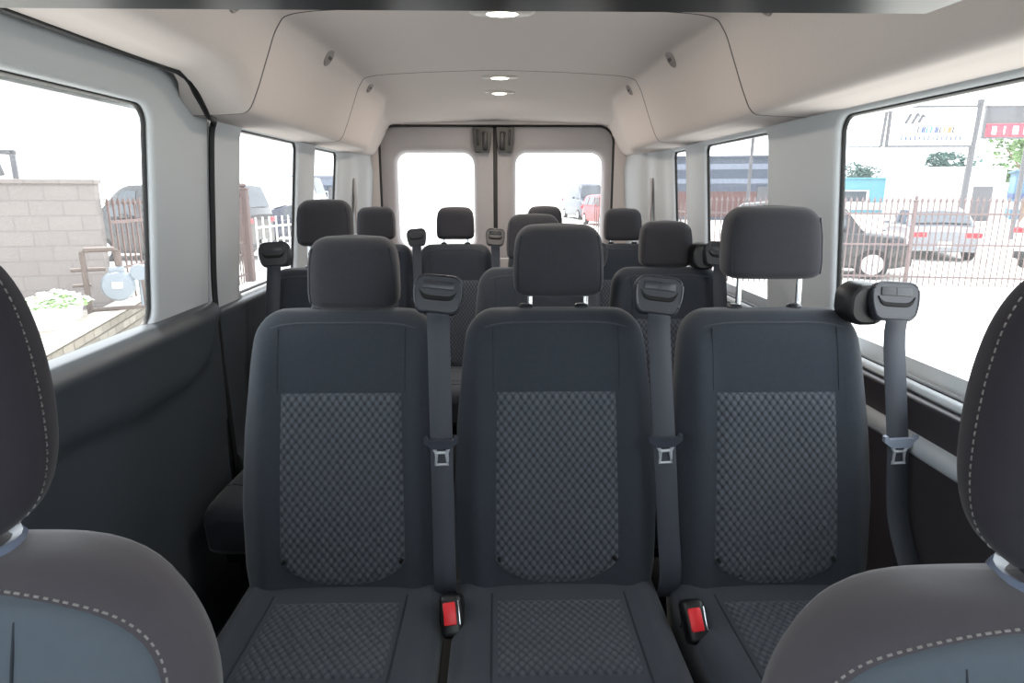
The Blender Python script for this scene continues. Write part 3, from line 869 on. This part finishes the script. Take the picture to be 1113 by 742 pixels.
# overhead console: only its lower lip reaches into the picture
t = thing('overhead_console', 'long glossy black console lip hanging under the front of the headliner', 'overhead console', (0.005, 0.40, 1.4875))
b = MB(); b.box((-0.012, -0.02, 0.13), (0.58, 0.14, 0.37), 0.012, None, 3); b.build('console_body', M['grey_plastic'], t)
prof = [(-0.10, -0.075), (-0.09, -0.085), (0.03, -0.0815), (0.045, -0.07), (0.045, -0.055), (-0.10, -0.055)]
b = MB(); b.loft([[(x, y, z) for y, z in prof] for x in (-0.33, 0.262)]); b.build('lip', M['console'], t, 30)
b = MB(); b.loft([[(0.262, y, z) for y, z in prof], [(0.278, y*0.9-0.01, z+0.012) for y, z in prof]]); b.build('end_cap', M['console_edge'], t, 30)
b = MB(); b.tube([(-0.32, -0.104, -0.062), (0.262, -0.104, -0.062)], 0.003, 6); b.build('edge_strip', M['console_edge'], t)

# ------------------------------------------------------------------ outside
G = -0.65
M['asphalt'] = grain(mat('pale_concrete_lot', (214, 212, 206), 0.95, spec=0.1), 3, 0.1, 0.01, 0.04)
M['block'] = blocks('painted_block', (122, 116, 113), (119, 112, 110), (110, 104, 102), 1.0, 0.4, 0.2, 0.3, (R(90), 0, 0))
M['stone'] = blocks('rough_stone', (128, 122, 112), (104, 98, 88), (74, 68, 60), 1.0, 0.30, 0.11, 1.0, (R(90), 0, 0))
M['stone_cap'] = grain(mat('stone_cap', (168, 162, 152), 0.9), 20, 0.6, 0.02, 0.1)
M['gravel'] = grain(mat('pale_gravel', (158, 150, 140), 0.95), 60, 0.8, 0.02, 0.2)
M['iron_brown'] = mat('brown_iron', (84, 62, 58), 0.6)
M['iron_pale'] = mat('pale_iron', (98, 82, 82), 0.6)
M['pipe_brown'] = mat('brown_pipe', (74, 58, 52), 0.6)
M['tank'] = mat('pale_meter_paint', (108, 116, 124), 0.4, 0.2)
M['planter'] = mat('white_planter', (240, 240, 238), 0.7)
M['petal'] = mat('white_petals', (246, 244, 240), 0.7)
M['leaf'] = mat('flower_leaves', (110, 150, 80), 0.7)
M['tree_leaf'] = mat('tree_leaves', (84, 112, 66), 0.8)
M['tree_dark'] = mat('dark_tree_leaves', (64, 92, 86), 0.8)
M['bark'] = mat('bark', (108, 92, 80), 0.9)
M['sign_white'] = mat('sign_white', (240, 240, 240), 0.5)
M['sign_grey'] = mat('sign_grey', (82, 82, 86), 0.6)
M['sign_red'] = mat('sign_red', (170, 62, 78), 0.6)
M['sign_teal'] = mat('sign_teal', (40, 120, 124), 0.6)
M['sign_blue'] = mat('sign_blue', (70, 82, 120), 0.6)
M['sign_orange'] = mat('sign_orange', (180, 112, 70), 0.6)
M['wall_teal'] = mat('teal_wall', (84, 132, 146), 0.8)
M['wall_blue'] = mat('blue_wall', (88, 118, 140), 0.8)
M['wall_white'] = mat('white_wall', (180, 180, 184), 0.8)
M['wall_slate'] = mat('slate_blue_cladding', (62, 72, 88), 0.7)
M['wall_pale'] = mat('pale_blue_cladding', (112, 120, 136), 0.7)
M['brick_red'] = mat('dull_red_cladding', (92, 62, 60), 0.8)
M['car_black'] = mat('black_car_paint', (22, 23, 28), 0.25, coat=0.5)
M['car_navy'] = mat('navy_car_paint', (44, 50, 70), 0.3, coat=0.5)
M['car_silver'] = mat('silver_car_paint', (112, 115, 122), 0.3, 0.3, coat=0.4)
M['car_white'] = mat('white_car_paint', (232, 233, 236), 0.3, coat=0.4)
M['car_glass'] = mat('car_window', (52, 60, 68), 0.08, spec=0.8)
M['tyre'] = mat('tyre_rubber', (26, 26, 28), 0.8)
M['rim'] = mat('wheel_rim', (200, 202, 206), 0.3, 0.7)
M['tail_red'] = mat('tail_light', (220, 30, 44), 0.3)
M['head_clear'] = mat('head_light', (225, 228, 232), 0.15)

b = MB(); b.box((0, 20, G-0.05), (160, 160, 0.1)); struct(b.build('ground', M['asphalt']))
# the block wall stands askew to the van behind a raised bed
def place(o, x, y, z, rz): o.location = (x, y, z); o.rotation_euler = (0, 0, rz); return o
w = MB(); w.box((-4.5, 0.1, 1.01), (9.0, 0.2, 2.02)); w.box((-4.5, 0.1, 2.05), (9.06, 0.26, 0.06), 0.01)
o = place(w.build('block_wall', M['block'], None, False), -5.42, 9.05, G, R(14)); tag(o, 'pale tan painted block wall with a level top behind the raised bed', 'wall')
# raised bed
d = Vector((-5.35+3.75, 9.95-3.2, 0)); L_ = d.length; ang = math.atan2(d.y, d.x)
t = thing('stone_retaining_wall', 'low retaining wall of rough pale stones holding the gravel bed', 'retaining wall', (-3.75, 3.2, G), ang)
b = MB(); b.box((L_/2, 0.11, 0.18), (L_, 0.22, 0.36)); o = b.build('stone_face', M['stone'], t, False)
b = MB()
k = 0.0
while k < L_:
    s = random.uniform(0.34, 0.46); s = min(s, L_-k+0.01); b.box((k+s/2, 0.11, 0.38), (s-0.012, 0.29, 0.055), 0.012, Matrix.Rotation(random.uniform(-.01, .01), 3, 'Z')); k += s
b.build('cap_stone', M['stone_cap'], t)
b = MB(); b.prism([(-3.95, 3.2), (-5.50, 9.95), (-5.45, 8.95), (-13.5, 6.9), (-13.5, 3.2)], G, G+0.33, 'z')
o = b.build('gravel_bed', M['gravel'], None, False); tag(o, 'pale gravel filling the raised bed below the block wall', 'gravel bed'); o['kind'] = 'stuff'
# planter with white flowers
t = thing('flower_planter', 'square white planter with white flowers standing on the gravel bed', 'planter', (-5.32, 7.75, G+0.331), R(20))
b = MB(); b.loft([[(x*s, y*s, z) for x, y in ((-.26, -.26), (.26, -.26), (.26, .26), (-.26, .26))] for s, z in ((0.8, 0), (0.95, 0.22), (1.1, 0.23), (1.1, 0.28), (0.96, 0.28), (0.94, 0.22))]); b.build('pot', M['planter'], t, 30)
b = MB()
for i in range(420):
    a = random.uniform(0, 2*PI); r = 0.38*math.sqrt(random.random()); z = 0.27+0.12*(1-(r/0.38)**2)*random.uniform(0.3, 1)
    c = Vector((r*math.cos(a), r*math.sin(a), z)); s = 0.035; q = Matrix.Rotation(random.uniform(0, 6), 3, 'Z') @ Matrix.Rotation(random.uniform(-.8, .8), 3, 'X')
    b.add([c+q @ Vector(v) for v in ((-s, 0, 0), (0, -s*0.5, 0.006), (s, 0, 0), (0, s*0.5, 0.006))], [[0, 1, 2, 3]])
o = b.build('leaves', M['leaf'], t, False)
b = MB()
for i in range(150):
    a = random.uniform(0, 2*PI); r = 0.40*math.sqrt(random.random()); z = 0.30+0.14*(1-(r/0.40)**2)*random.uniform(0.5, 1)
    c = Vector((r*math.cos(a), r*math.sin(a), z)); q = Matrix.Rotation(random.uniform(-.6, .6), 3, 'X') @ Matrix.Rotation(random.uniform(-.6, .6), 3, 'Y')
    for k in range(5):
        p = Matrix.Rotation(2*PI*k/5, 3, 'Z'); b.add([c+q @ p @ Vector(v) for v in ((0, 0, 0), (0.014, -0.012, 0.006), (0.034, 0, 0.010), (0.014, 0.012, 0.006))], [[0, 1, 2, 3]])
b.build('blossom', M['petal'], t, False)
# gas meter on its pipe frame
t = thing('gas_meter', 'pale gas meter hung in a brown pipe frame in front of the fence', 'gas meter', (-4.95, 8.45, G+0.33), R(25))
b = MB(); b.tube([(-0.33, 0, 0), (-0.33, 0, 0.84), (-0.30, 0, 0.87), (0.02, 0, 0.87), (0.05, 0, 0.84), (0.05, 0, 0.6)], 0.035, 10)
b.tube([(-0.33, 0, 0.10), (0.30, 0, 0.10), (0.30, 0, 0.45)], 0.028, 10); b.tube([(-0.48, 0.02, 0.62), (-0.10, 0.02, 0.62)], 0.026, 10); b.tube([(-0.48, 0.02, 0.42), (-0.28, 0.02, 0.42)], 0.022, 10)
b.build('pipe_frame', M['pipe_brown'], t)
b = MB(); b.lathe([(0.02, -0.13), (0.17, -0.12), (0.20, -0.05), (0.20, 0.05), (0.17, 0.12), (0.02, 0.13)], (0.02, 0, 0.40), 24, 'y'); b.box((0.02, 0, 0.60), (0.18, 0.14, 0.10), 0.03); b.build('meter_body', M['tank'], t)
b = MB(); b.lathe([(0.10, -0.03), (0.11, 0), (0.09, 0.03)], (0.27, -0.02, 0.56), 20, 'y'); b.tube([(0.27, 0, 0.56), (0.27, 0, 0.1)], 0.02, 8); b.build('regulator', M['tank'], t)
b = MB(); b.box((0.02, -0.14, 0.42), (0.12, 0.02, 0.08), 0.01); b.build('dial', M['sign_white'], t)

# fences
def fence(pts, step, h, m, label, group=None, thick=0.018, posts=(), spear=True, base=G, postr=0.05, posth=0.1):
    t = thing('iron_fence', label, 'fence', (pts[0][0], pts[0][1], base), 0, group)
    o0 = Vector((pts[0][0], pts[0][1], 0)); pk = []
    for a, c in zip(pts, pts[1:]):
        A = Vector((a[0], a[1], 0))-o0; C = Vector((c[0], c[1], 0))-o0; n = int((C-A).length/step)
        for zr in (0.18, h*0.50, h-0.22):
            d = (C-A); ang = math.atan2(d.y, d.x)
            r = MB(); r.box((A+C)/2+Vector((0, 0, zr)), (d.length, 0.03, 0.04), 0, Matrix.Rotation(ang, 3, 'Z')); r.build('rail', m, t, False)
        for i in range(n+1): pk.append(A+(C-A)*i/max(1, n))
    if len(pk) <= 100:
        for p in pk: 
            q = MB(); _picket(q, p, h, thick, spear); q.build('picket', m, t, False)
    else:
        for p in pk[:100]:
            q = MB(); _picket(q, p, h, thick, spear); q.build('picket', m, t, False)
        q = MB()
        for p in pk[100:]: _picket(q, p, h, thick, spear)
        o = q.build('picket', m, t, False); o['kind'] = 'stuff'
    for x, y in posts:
        p = Vector((x, y, 0))-o0; q = MB()
        q.box(p+Vector((0, 0, (h+posth)/2)), (postr*2, postr*2, h+posth), 0.008); q.box(p+Vector((0, 0, h+posth+0.02)), (postr*2.4, postr*2.4, 0.04), 0.008)
        q.lathe([(postr*0.3, 0), (postr*0.9, 0.03), (postr*0.8, 0.07), (postr*0.1, 0.10)], p+Vector((0, 0, h+posth+0.04)), 12); q.build('post', m, t, 30)
    return t
def _picket(q, p, h, th, spear):
    q.box(p+Vector((0, 0, h/2)), (th, th, h))
    if spear: q.loft([[p+Vector((x*s, y*s, z)) for x, y in ((-1, -1), (1, -1), (1, 1), (-1, 1))] for s, z in ((th*0.5, h), (th*1.1, h+0.04), (0.001, h+0.12))])
fence([(-5.36, 9.20), (-5.36, 14.0)], 0.13, 1.72, M['iron_brown'], 'brown iron picket fence running from the block wall corner to the tall brown post', thick=0.022, posts=((-5.36, 14.1),), postr=0.09, posth=0.22)
fence([(-5.25, 14.4), (-3.30, 23.0)], 0.26, 1.35, M['sign_white'], 'white picket fence beyond the tall brown post, in front of parked cars', thick=0.03, spear=False)
fence([(4.6, 14.0), (8.5, 13.15), (11.05, 12.65)], 0.11, 1.68, M['iron_pale'], 'pale brown picket fence in front of the cars in the street-side window', thick=0.02, posts=((8.5, 13.15), (11.05, 12.65)), postr=0.035, posth=0.02)
fence([(4.5, 14.3), (3.6, 24.0)], 0.30, 1.66, M['iron_brown'], 'reddish iron fence seen in the second street-side window and the rear door window', thick=0.035, spear=False)

# cars
def car(label, x, y, rz, paint, kind='sedan', L=4.5, Wd=1.8, H=1.45, name='car', cat='car', group=None):
    t = thing(name, label, cat, (x, y, G), rz, group)
    hw = Wd/2
    P = {'sedan': dict(belt=[(0, .62), (.06, .72), (.28, .86), (.5, .92), (.75, .95), (.95, .93), (1, .80)], roof=[(.27, .86), (.42, .98), (.50, 1.0), (.68, .99), (.80, .93), (.90, .66)]),
         'suv': dict(belt=[(0, .60), (.05, .68), (.25, .74), (.5, .76), (.8, .78), (.97, .78), (1, .74)], roof=[(.24, .60), (.36, .96), (.42, 1.0), (.75, 1.0), (.92, .96), (.985, .62)]),
         'van': dict(belt=[(0, .40), (.04, .50), (.15, .58), (.4, .60), (.8, .60), (1, .60)], roof=[(.14, .55), (.26, .93), (.32, 1.0), (.6, 1.0), (.95, 0.99), (.995, .60)])}[kind]
    bh = (0.95 if kind == 'sedan' else H*0.62 if kind == 'suv' else H*0.5)
    def belt(u):
        if kind == 'sedan': return lerp(P['belt'], u)
        return lerp(P['belt'], u)*H*(0.84 if kind == 'suv' else 0.98)
    loops = []
    n = 36
    for i in range(n+1):
        u = i/n; X = -L/2+L*u; zb = belt(u); w = hw*(1-0.16*abs(u*2-1)**6)
        zl = 0.22+0.10*abs(u*2-1)**8
        ring = [(-0.92, zl), (-1.0, zl+0.12), (-1.0, (zl+zb)*0.55), (-0.97, zb-0.06), (-0.88, zb), (0, zb+0.025), (0.88, zb), (0.97, zb-0.06), (1.0, (zl+zb)*0.55), (1.0, zl+0.12), (0.92, zl)]
        loops.append([(X, a*w, z) for a, z in ring])
    MB().loft(loops).build('body', paint, t, 45)
    rf = P['roof']; loops = []; us = [rf[0][0]+(rf[-1][0]-rf[0][0])*i/22 for i in range(23)]
    for u in us:
        z = lerp(rf, u)*H; zb = belt(u)-0.02; z = max(z, zb+0.01); X = -L/2+L*u; k = (z-zb)/(H-zb)
        wt = hw*(0.90-0.16*k)
        loops.append([(X, -hw*0.90, zb), (X, -wt, zb+(z-zb)*0.86), (X, -wt*0.86, z), (X, 0, z+0.02), (X, wt*0.86, z), (X, wt, zb+(z-zb)*0.86), (X, hw*0.90, zb)])
    MB().loft(loops).build('cabin', paint, t, 40)
    # glazing laid on the cabin
    for sd in (-1, 1):
        segs = {'sedan': ((.36, .55), (.57, .78)), 'suv': ((.34, .54), (.56, .74), (.76, .90)), 'van': ((.22, .38),)}[kind]
        for u0, u1 in segs:
            top, bot = [], []
            for i in range(7):
                u = u0+(u1-u0)*i/6; z = lerp(rf, u)*H; zb = belt(u); wt = hw*(0.90-0.16)+0.012
                bot.append((-L/2+L*u, sd*(hw*0.90+0.012), zb+0.03)); top.append((-L/2+L*u, sd*(wt+0.005), zb+(z-zb)*0.82))
            g = MB(); g.grid([bot, top]); g.build('side_window', M['car_glass'], t, 30)
    def screen(ua, ub):
        z0, z1 = max(lerp(rf, ua)*H, belt(ua)), max(lerp(rf, ub)*H, belt(ub)); dx = 0.03 if ub < ua else -0.03
        xa, xb = -L/2+L*ua, -L/2+L*ub
        g = MB(); g.grid([[(xa+dx, -hw*0.78, z0+0.03), (xa+dx, 0, z0+0.05), (xa+dx, hw*0.78, z0+0.03)], [(xb+dx, -hw*0.66, z1-0.02), (xb+dx, 0, z1+0.01), (xb+dx, hw*0.66, z1-0.02)]])
        g.build('windscreen' if ua < 0.5 else 'rear_window', M['car_glass'], t, 30)
    screen(rf[0][0]+.02, rf[1][0]); screen(rf[-1][0]-.01, rf[-2][0])
    for u in (0.19, 0.81):
        for sd in (-1, 1):
            c = (-L/2+L*u, sd*(hw-0.10), 0.33)
            wl = MB().lathe([(0.20, -0.10), (0.33, -0.10), (0.34, -0.06), (0.34, 0.06), (0.33, 0.10), (0.20, 0.10)], c, 28, 'y').build('wheel', M['tyre'], t)
            r = MB(); r.lathe([(0.03, sd*0.085), (0.21, sd*0.09), (0.22, sd*0.11), (0.19, sd*0.112), (0.05, sd*0.10)], c, 28, 'y')
            for k in range(5):
                a = 2*PI*k/5; r.tube([(c[0]+0.03*math.cos(a), c[1]+sd*0.11, c[2]+0.03*math.sin(a)), (c[0]+0.2*math.cos(a), c[1]+sd*0.11, c[2]+0.2*math.sin(a))], 0.018, 6)
            r.build('rim', M['rim'], wl)
    for sd in (-1, 1):
        q = MB(); q.box((L/2-0.04, sd*hw*0.72, belt(0.98)-0.12), (0.10, 0.42, 0.15), 0.03); q.build('tail_light', M['tail_red'], t)
        q = MB(); q.box((-L/2+0.07, sd*hw*0.70, belt(0.02)-0.06), (0.12, 0.36, 0.12), 0.03); q.build('head_light', M['head_clear'], t)
        q = MB(); q.box((-L/2+L*0.34, sd*(hw+0.06), belt(0.34)+0.06), (0.10, 0.16, 0.12), 0.03); q.build('mirror', paint, t)
    for e in (-1, 1):
        q = MB(); q.box((e*(L/2-0.03), 0, 0.38), (0.14, Wd*0.86, 0.20), 0.05); q.build('bumper', M['tyre'] if kind == 'suv' else paint, t)
        q = MB(); q.box((e*(L/2+0.045), 0, 0.48), (0.01, 0.34, 0.14), 0.002); q.build('number_plate', M['sign_white'], t)
    return t
car('black car with a bright wheel behind the fence, its nose towards the open lot', 7.5, 15.3, R(157), M['car_black'], 'suv', 3.9, 1.8, 1.66)
car('silver sedan with red tail lights behind the picket fence', 13.1, 19.6, R(-112), M['car_silver'], 'sedan', 4.6, 1.8, 1.45)
car('white pickup-size car parked past the end of the picket fence', 15.3, 16.2, R(-150), M['car_white'], 'suv', 4.9, 1.95, 1.70)
car('black SUV with a tall flat roof behind the brown fence', -9.2, 19.0, R(-4), M['car_black'], 'van', 5.0, 2.0, 2.06, group='dark vehicles behind the fences')
car('low navy car behind the white picket fence', -7.4, 25.5, R(5), M['car_navy'], 'sedan', 4.6, 1.8, 1.45)
car('white van with a rounded nose beyond the low navy car', -10.9, 31.0, R(0), M['car_white'], 'van', 5.6, 2.1, 2.5)
car('dark red car behind the reddish fence, seen at the edge of the rear door window', 6.15, 36.0, R(100), mat('red_car_paint', (176, 34, 48), 0.3), 'suv', 4.6, 1.85, 1.65)

car('navy van behind the dark red car, seen at the edge of the rear door window', 6.0, 44.6, R(100), M['car_navy'], 'van', 5.2, 2.0, 2.3)
# signs
def sign_board(x, y, z, w, h, rz, name, lab):
    t = thing(name, lab, 'sign', (x, y, G), rz)
    zc = z-G
    b = MB(); b.box((0, 0, zc), (w, 0.14, h), 0.01); b.build('panel', M['sign_white'], t)
    b = MB()
    for s in (-1, 1): b.box((0, -0.03, zc+s*h/2), (w+0.1, 0.16, 0.07), 0.01); b.box((s*w/2, -0.03, zc), (0.07, 0.16, h+0.06), 0.01)
    b.build('frame', M['sign_grey'], t)
    return t, zc
t, zc = sign_board(16.33, 25.0, 3.58, 3.15, 1.42, R(-4), 'pole_sign', 'large white framed sign with slanted grey strokes and coloured lettering, on the leaning pole')
b = MB(); b.tube([(1.66, -0.02, zc+0.95), (1.60, -0.02, zc-0.7), (1.54, -0.02, 0)], 0.11, 14); b.build('pole', M['sign_grey'], t)
b = MB(); b.tube([(-1.72, -0.05, zc+0.6), (-1.78, -0.05, zc-0.72)], 0.06, 10); b.box((-2.35, 0, zc-0.72), (1.2, 0.05, 0.05)); b.build('bracket', M['sign_grey'], t)
b = MB()
for x, l in ((-0.92, 0.40), (-0.68, 0.42), (-0.46, 0.34)): b.box((x, -0.09, zc+0.28), (0.10, 0.02, l), 0.004, Matrix.Rotation(R(26), 3, 'Y'))
b.box((-0.56, -0.09, zc+0.42), (0.05, 0.02, 0.16), 0.004, Matrix.Rotation(R(-30), 3, 'Y')); b.box((-0.36, -0.09, zc+0.36), (0.14, 0.02, 0.05), 0.004)
b.build('logo', M['sign_grey'], t)
cols = ['sign_grey', 'sign_blue', 'sign_teal', 'sign_teal', 'sign_blue', 'sign_grey', 'sign_orange', 'sign_orange', 'sign_grey']
for k, c in enumerate(cols):
    x = -0.48+k*0.16; b = MB()
    b.box((x-0.03, -0.085, zc-0.12), (0.05, 0.02, 0.22), 0.003, Matrix.Rotation(R(8), 3, 'Y'))
    if k % 3 == 0: b.box((x+0.02, -0.085, zc-0.02), (0.08, 0.02, 0.03), 0.003)
    elif k % 3 == 1: b.box((x+0.04, -0.085, zc-0.12), (0.05, 0.02, 0.22), 0.003, Matrix.Rotation(R(8), 3, 'Y')); b.box((x, -0.085, zc-0.12), (0.06, 0.02, 0.03), 0.003)
    else: b.box((x+0.02, -0.085, zc-0.21), (0.08, 0.02, 0.03), 0.003)
    b.build('lettering', M[c], t)
b = MB()
for k in range(14): 
    x = -1.08+k*0.165; b.box((x, -0.085, zc-0.42), (0.04, 0.02, 0.15), 0.003, Matrix.Rotation(R(8*(-1)**k), 3, 'Y')); b.box((x+0.04, -0.085, zc-0.42-0.05*((k % 3)-1)), (0.07, 0.02, 0.022), 0.003)
b.build('lettering', M['sign_blue'], t)
t, zc = sign_board(20.3, 25.5, 3.80, 3.0, 1.15, R(-6), 'roadside_sign', 'grey and red sign beyond the leaning pole, with white strokes on its red band')
b = MB(); b.box((0, -0.08, zc+0.26), (2.94, 0.03, 0.60), 0.005); b.build('grey_face', M['sign_grey'], t)
b = MB(); b.box((0, -0.08, zc-0.30), (2.94, 0.03, 0.50), 0.005); b.build('red_face', M['sign_red'], t)
b = MB()
for k, (x, wd) in enumerate(((-1.15, 0.16), (-0.78, 0.05), (-0.45, 0.05), (-0.35, 0.16), (-0.05, 0.05), (0.10, 0.12), (0.42, 0.05), (0.7, 0.2), (1.05, 0.06))): b.box((x, -0.10, zc-0.30), (wd, 0.02, 0.30), 0.003)
b.build('lettering', M['sign_white'], t)
b = MB(); b.tube([(0.2, 0, 0), (0.2, 0, zc-0.5)], 0.09, 12); b.build('pole', M['sign_grey'], t)
# sign peeking over the block wall
t, zc = sign_board(-8.22, 10.8, 1.62, 0.92, 0.52, R(28), 'small_sign', 'small framed white sign with grey strokes peeking over the block wall')
b = MB(); 
for x in (-0.25, -0.02): b.box((x, -0.09, zc+0.02), (0.05, 0.02, 0.26), 0.003); b.box((x+0.08, -0.09, zc-0.10), (0.16, 0.02, 0.035), 0.003)
b.box((0.26, -0.09, zc+0.04), (0.07, 0.02, 0.30), 0.003, Matrix.Rotation(R(-12), 3, 'Y'))
b.build('lettering', M['sign_grey'], t)
b = MB(); b.tube([(0, 0.1, 0), (0, 0.1, zc-0.2)], 0.05, 10); b.build('pole', M['sign_grey'], t)
# utility pole
t = thing('utility_pole', 'thin bare pole standing by the slate blue building', 'pole', (11.9, 31, G))
b = MB(); b.tube([(0, 0, 0), (0.05, 0, 7)], [0.09, 0.06], 12); b.build('shaft', M['sign_grey'], t)
b = MB(); b.box((0.05, 0, 6.4), (1.6, 0.1, 0.1), 0.01); b.build('crossarm', M['bark'], t)

# trees
def tree(x, y, h, r, m, lab, seed, n=1500, cat='tree'):
    rd = random.Random(seed); t = thing('tree', lab, cat, (x, y, G), 0, 'trees beyond the street')
    b = MB(); b.tube([(0, 0, 0), (0.1, 0, h*0.35), (0, 0.1, h*0.7)], [0.22, 0.16, 0.08], 10)
    for k in range(5):
        a = k*1.3; b.tube([(0.05, 0, h*0.4), (r*0.5*math.cos(a), r*0.5*math.sin(a), h*0.7)], [0.08, 0.03], 6)
    b.build('trunk', M['bark'], t)
    b = MB(); cl = [(rd.uniform(-.55, .55)*r, rd.uniform(-.55, .55)*r, h*0.72+rd.uniform(-.3, .3)*r, rd.uniform(.35, .6)*r) for _ in range(9)]
    for i in range(n):
        cx, cy, cz, cr = cl[i % 9]; v = Vector((rd.gauss(0, 1), rd.gauss(0, 1), rd.gauss(0, 1))).normalized()*cr*rd.uniform(0.6, 1)
        c = Vector((cx, cy, cz))+v; s = 0.16; q = Matrix.Rotation(rd.uniform(0, 6), 3, 'Z') @ Matrix.Rotation(rd.uniform(0, 3), 3, 'X')
        b.add([c+q @ Vector(p) for p in ((-s, 0, 0), (0, -s*0.5, 0.03), (s, 0, 0), (0, s*0.5, 0.03))], [[0, 1, 2, 3]])
    b.build('foliage', m, t, False)
tree(33.6, 48.5, 4.8, 1.9, M['tree_dark'], 'dark rounded tree behind the leaning sign pole', 1)
tree(26.2, 32, 5.6, 2.3, M['tree_leaf'], 'taller light green tree under the grey and red sign', 2)
tree(45.0, 58.5, 4.2, 1.7, M['tree_leaf'], 'low light green tree between the dark tree and the tall green tree', 3)
tree(36.5, 66, 4.6, 1.8, M['tree_dark'], 'small faint tree over the teal building', 4)

# buildings
def building(x, y, w, d, h, rz, m, name, lab, bands=(), wins=0, roofm=None):
    t = thing(name, lab, 'building', (x, y, G), rz)
    b = MB(); b.box((0, 0, h/2), (w, d, h)); b.build('wall', m, t, False)
    b = MB(); b.box((0, 0, h+0.06), (w+0.3, d+0.3, 0.12), 0.02); b.build('roof', roofm or m, t)
    for z, hh, mm in bands:
        b = MB(); b.box((0, 0, z), (w+0.06, d+0.06, hh)); b.build('band', M[mm], t, False)
    for k in range(wins):
        q = -w/2+w*(k+0.5)/wins
        f = MB().box((q, -d/2-0.04, h*0.5), (w/wins*0.6, 0.08, h*0.36), 0.01).build('window', M['wall_white'], t)
        p = MB(); p.box((q, -d/2-0.09, h*0.5), (w/wins*0.5, 0.02, h*0.30)).build('pane', M['car_glass'], f)
    b = MB(); b.box((w*0.32, -d/2-0.05, 1.05), (1.0, 0.08, 2.1), 0.01); b.build('entrance', M['sign_grey'], t)
    return t
building(14.0, 45.5, 12.0, 6, 3.9, R(-12), M['wall_slate'], 'warehouse', 'long slate blue building with pale bands behind the reddish fence', ((3.35, 0.35, 'wall_pale'), (2.45, 0.30, 'wall_pale'), (1.0, 1.6, 'brick_red')), 0)
building(34.0, 55.0, 12, 6, 2.75, R(-20), M['wall_teal'], 'shop', 'low teal building beyond the black car', ((0.6, 0.6, 'wall_white'),), 3)
building(29.3, 43.0, 6, 4, 3.2, R(-25), M['wall_white'], 'shed', 'plain white building behind the silver sedan', (), 0)
building(42.5, 40.0, 17, 6, 3.05, R(-35), M['wall_blue'], 'storehouse', 'long pale blue building under the light green trees', ((0.9, 0.5, 'wall_white'), (1.5, 0.3, 'sign_blue')), 5)
building(-12.2, 46.0, 4.5, 4, 2.7, R(5), M['wall_pale'], 'office', 'grey-violet low building in the narrow rear side window', ((2.0, 0.4, 'wall_slate'),), 4)

# ------------------------------------------------------------------ light, world, camera
w = bpy.data.worlds.new('sky'); S.world = w; w.use_nodes = True
nt = w.node_tree; bg = nt.nodes['Background']; bg.inputs[0].default_value = (0.90, 0.95, 1.0, 1); bg.inputs[1].default_value = 3.0
sun = bpy.data.lights.new('sun', 'SUN'); sun.energy = 6.0; sun.angle = R(3); sun.color = (1, 0.95, 0.88)
so = bpy.data.objects.new('sun', sun); COL.objects.link(so)
so.rotation_euler = Vector((0.35, -0.38, -1)).to_track_quat('-Z', 'Y').to_euler()

cam = bpy.data.cameras.new('camera'); co = bpy.data.objects.new('camera', cam); COL.objects.link(co)
cam.sensor_width = 36; cam.lens = 36*700/1113; cam.clip_start = 0.02; cam.clip_end = 400
co.location = (0, 0, 1.30); co.rotation_euler = (R(90-13.3), 0, R(-1.35))
S.camera = co
S.view_settings.view_transform = 'Standard'; S.view_settings.look = 'None'; S.view_settings.gamma = 1; S.view_settings.use_curve_mapping = False
S.view_settings.exposure = 0.68
S.cycles.max_bounces = 10; S.cycles.diffuse_bounces = 6; S.cycles.transparent_max_bounces = 12
S.cycles.caustics_reflective = False; S.cycles.caustics_refractive = False
S.cycles.sample_clamp_indirect = 8
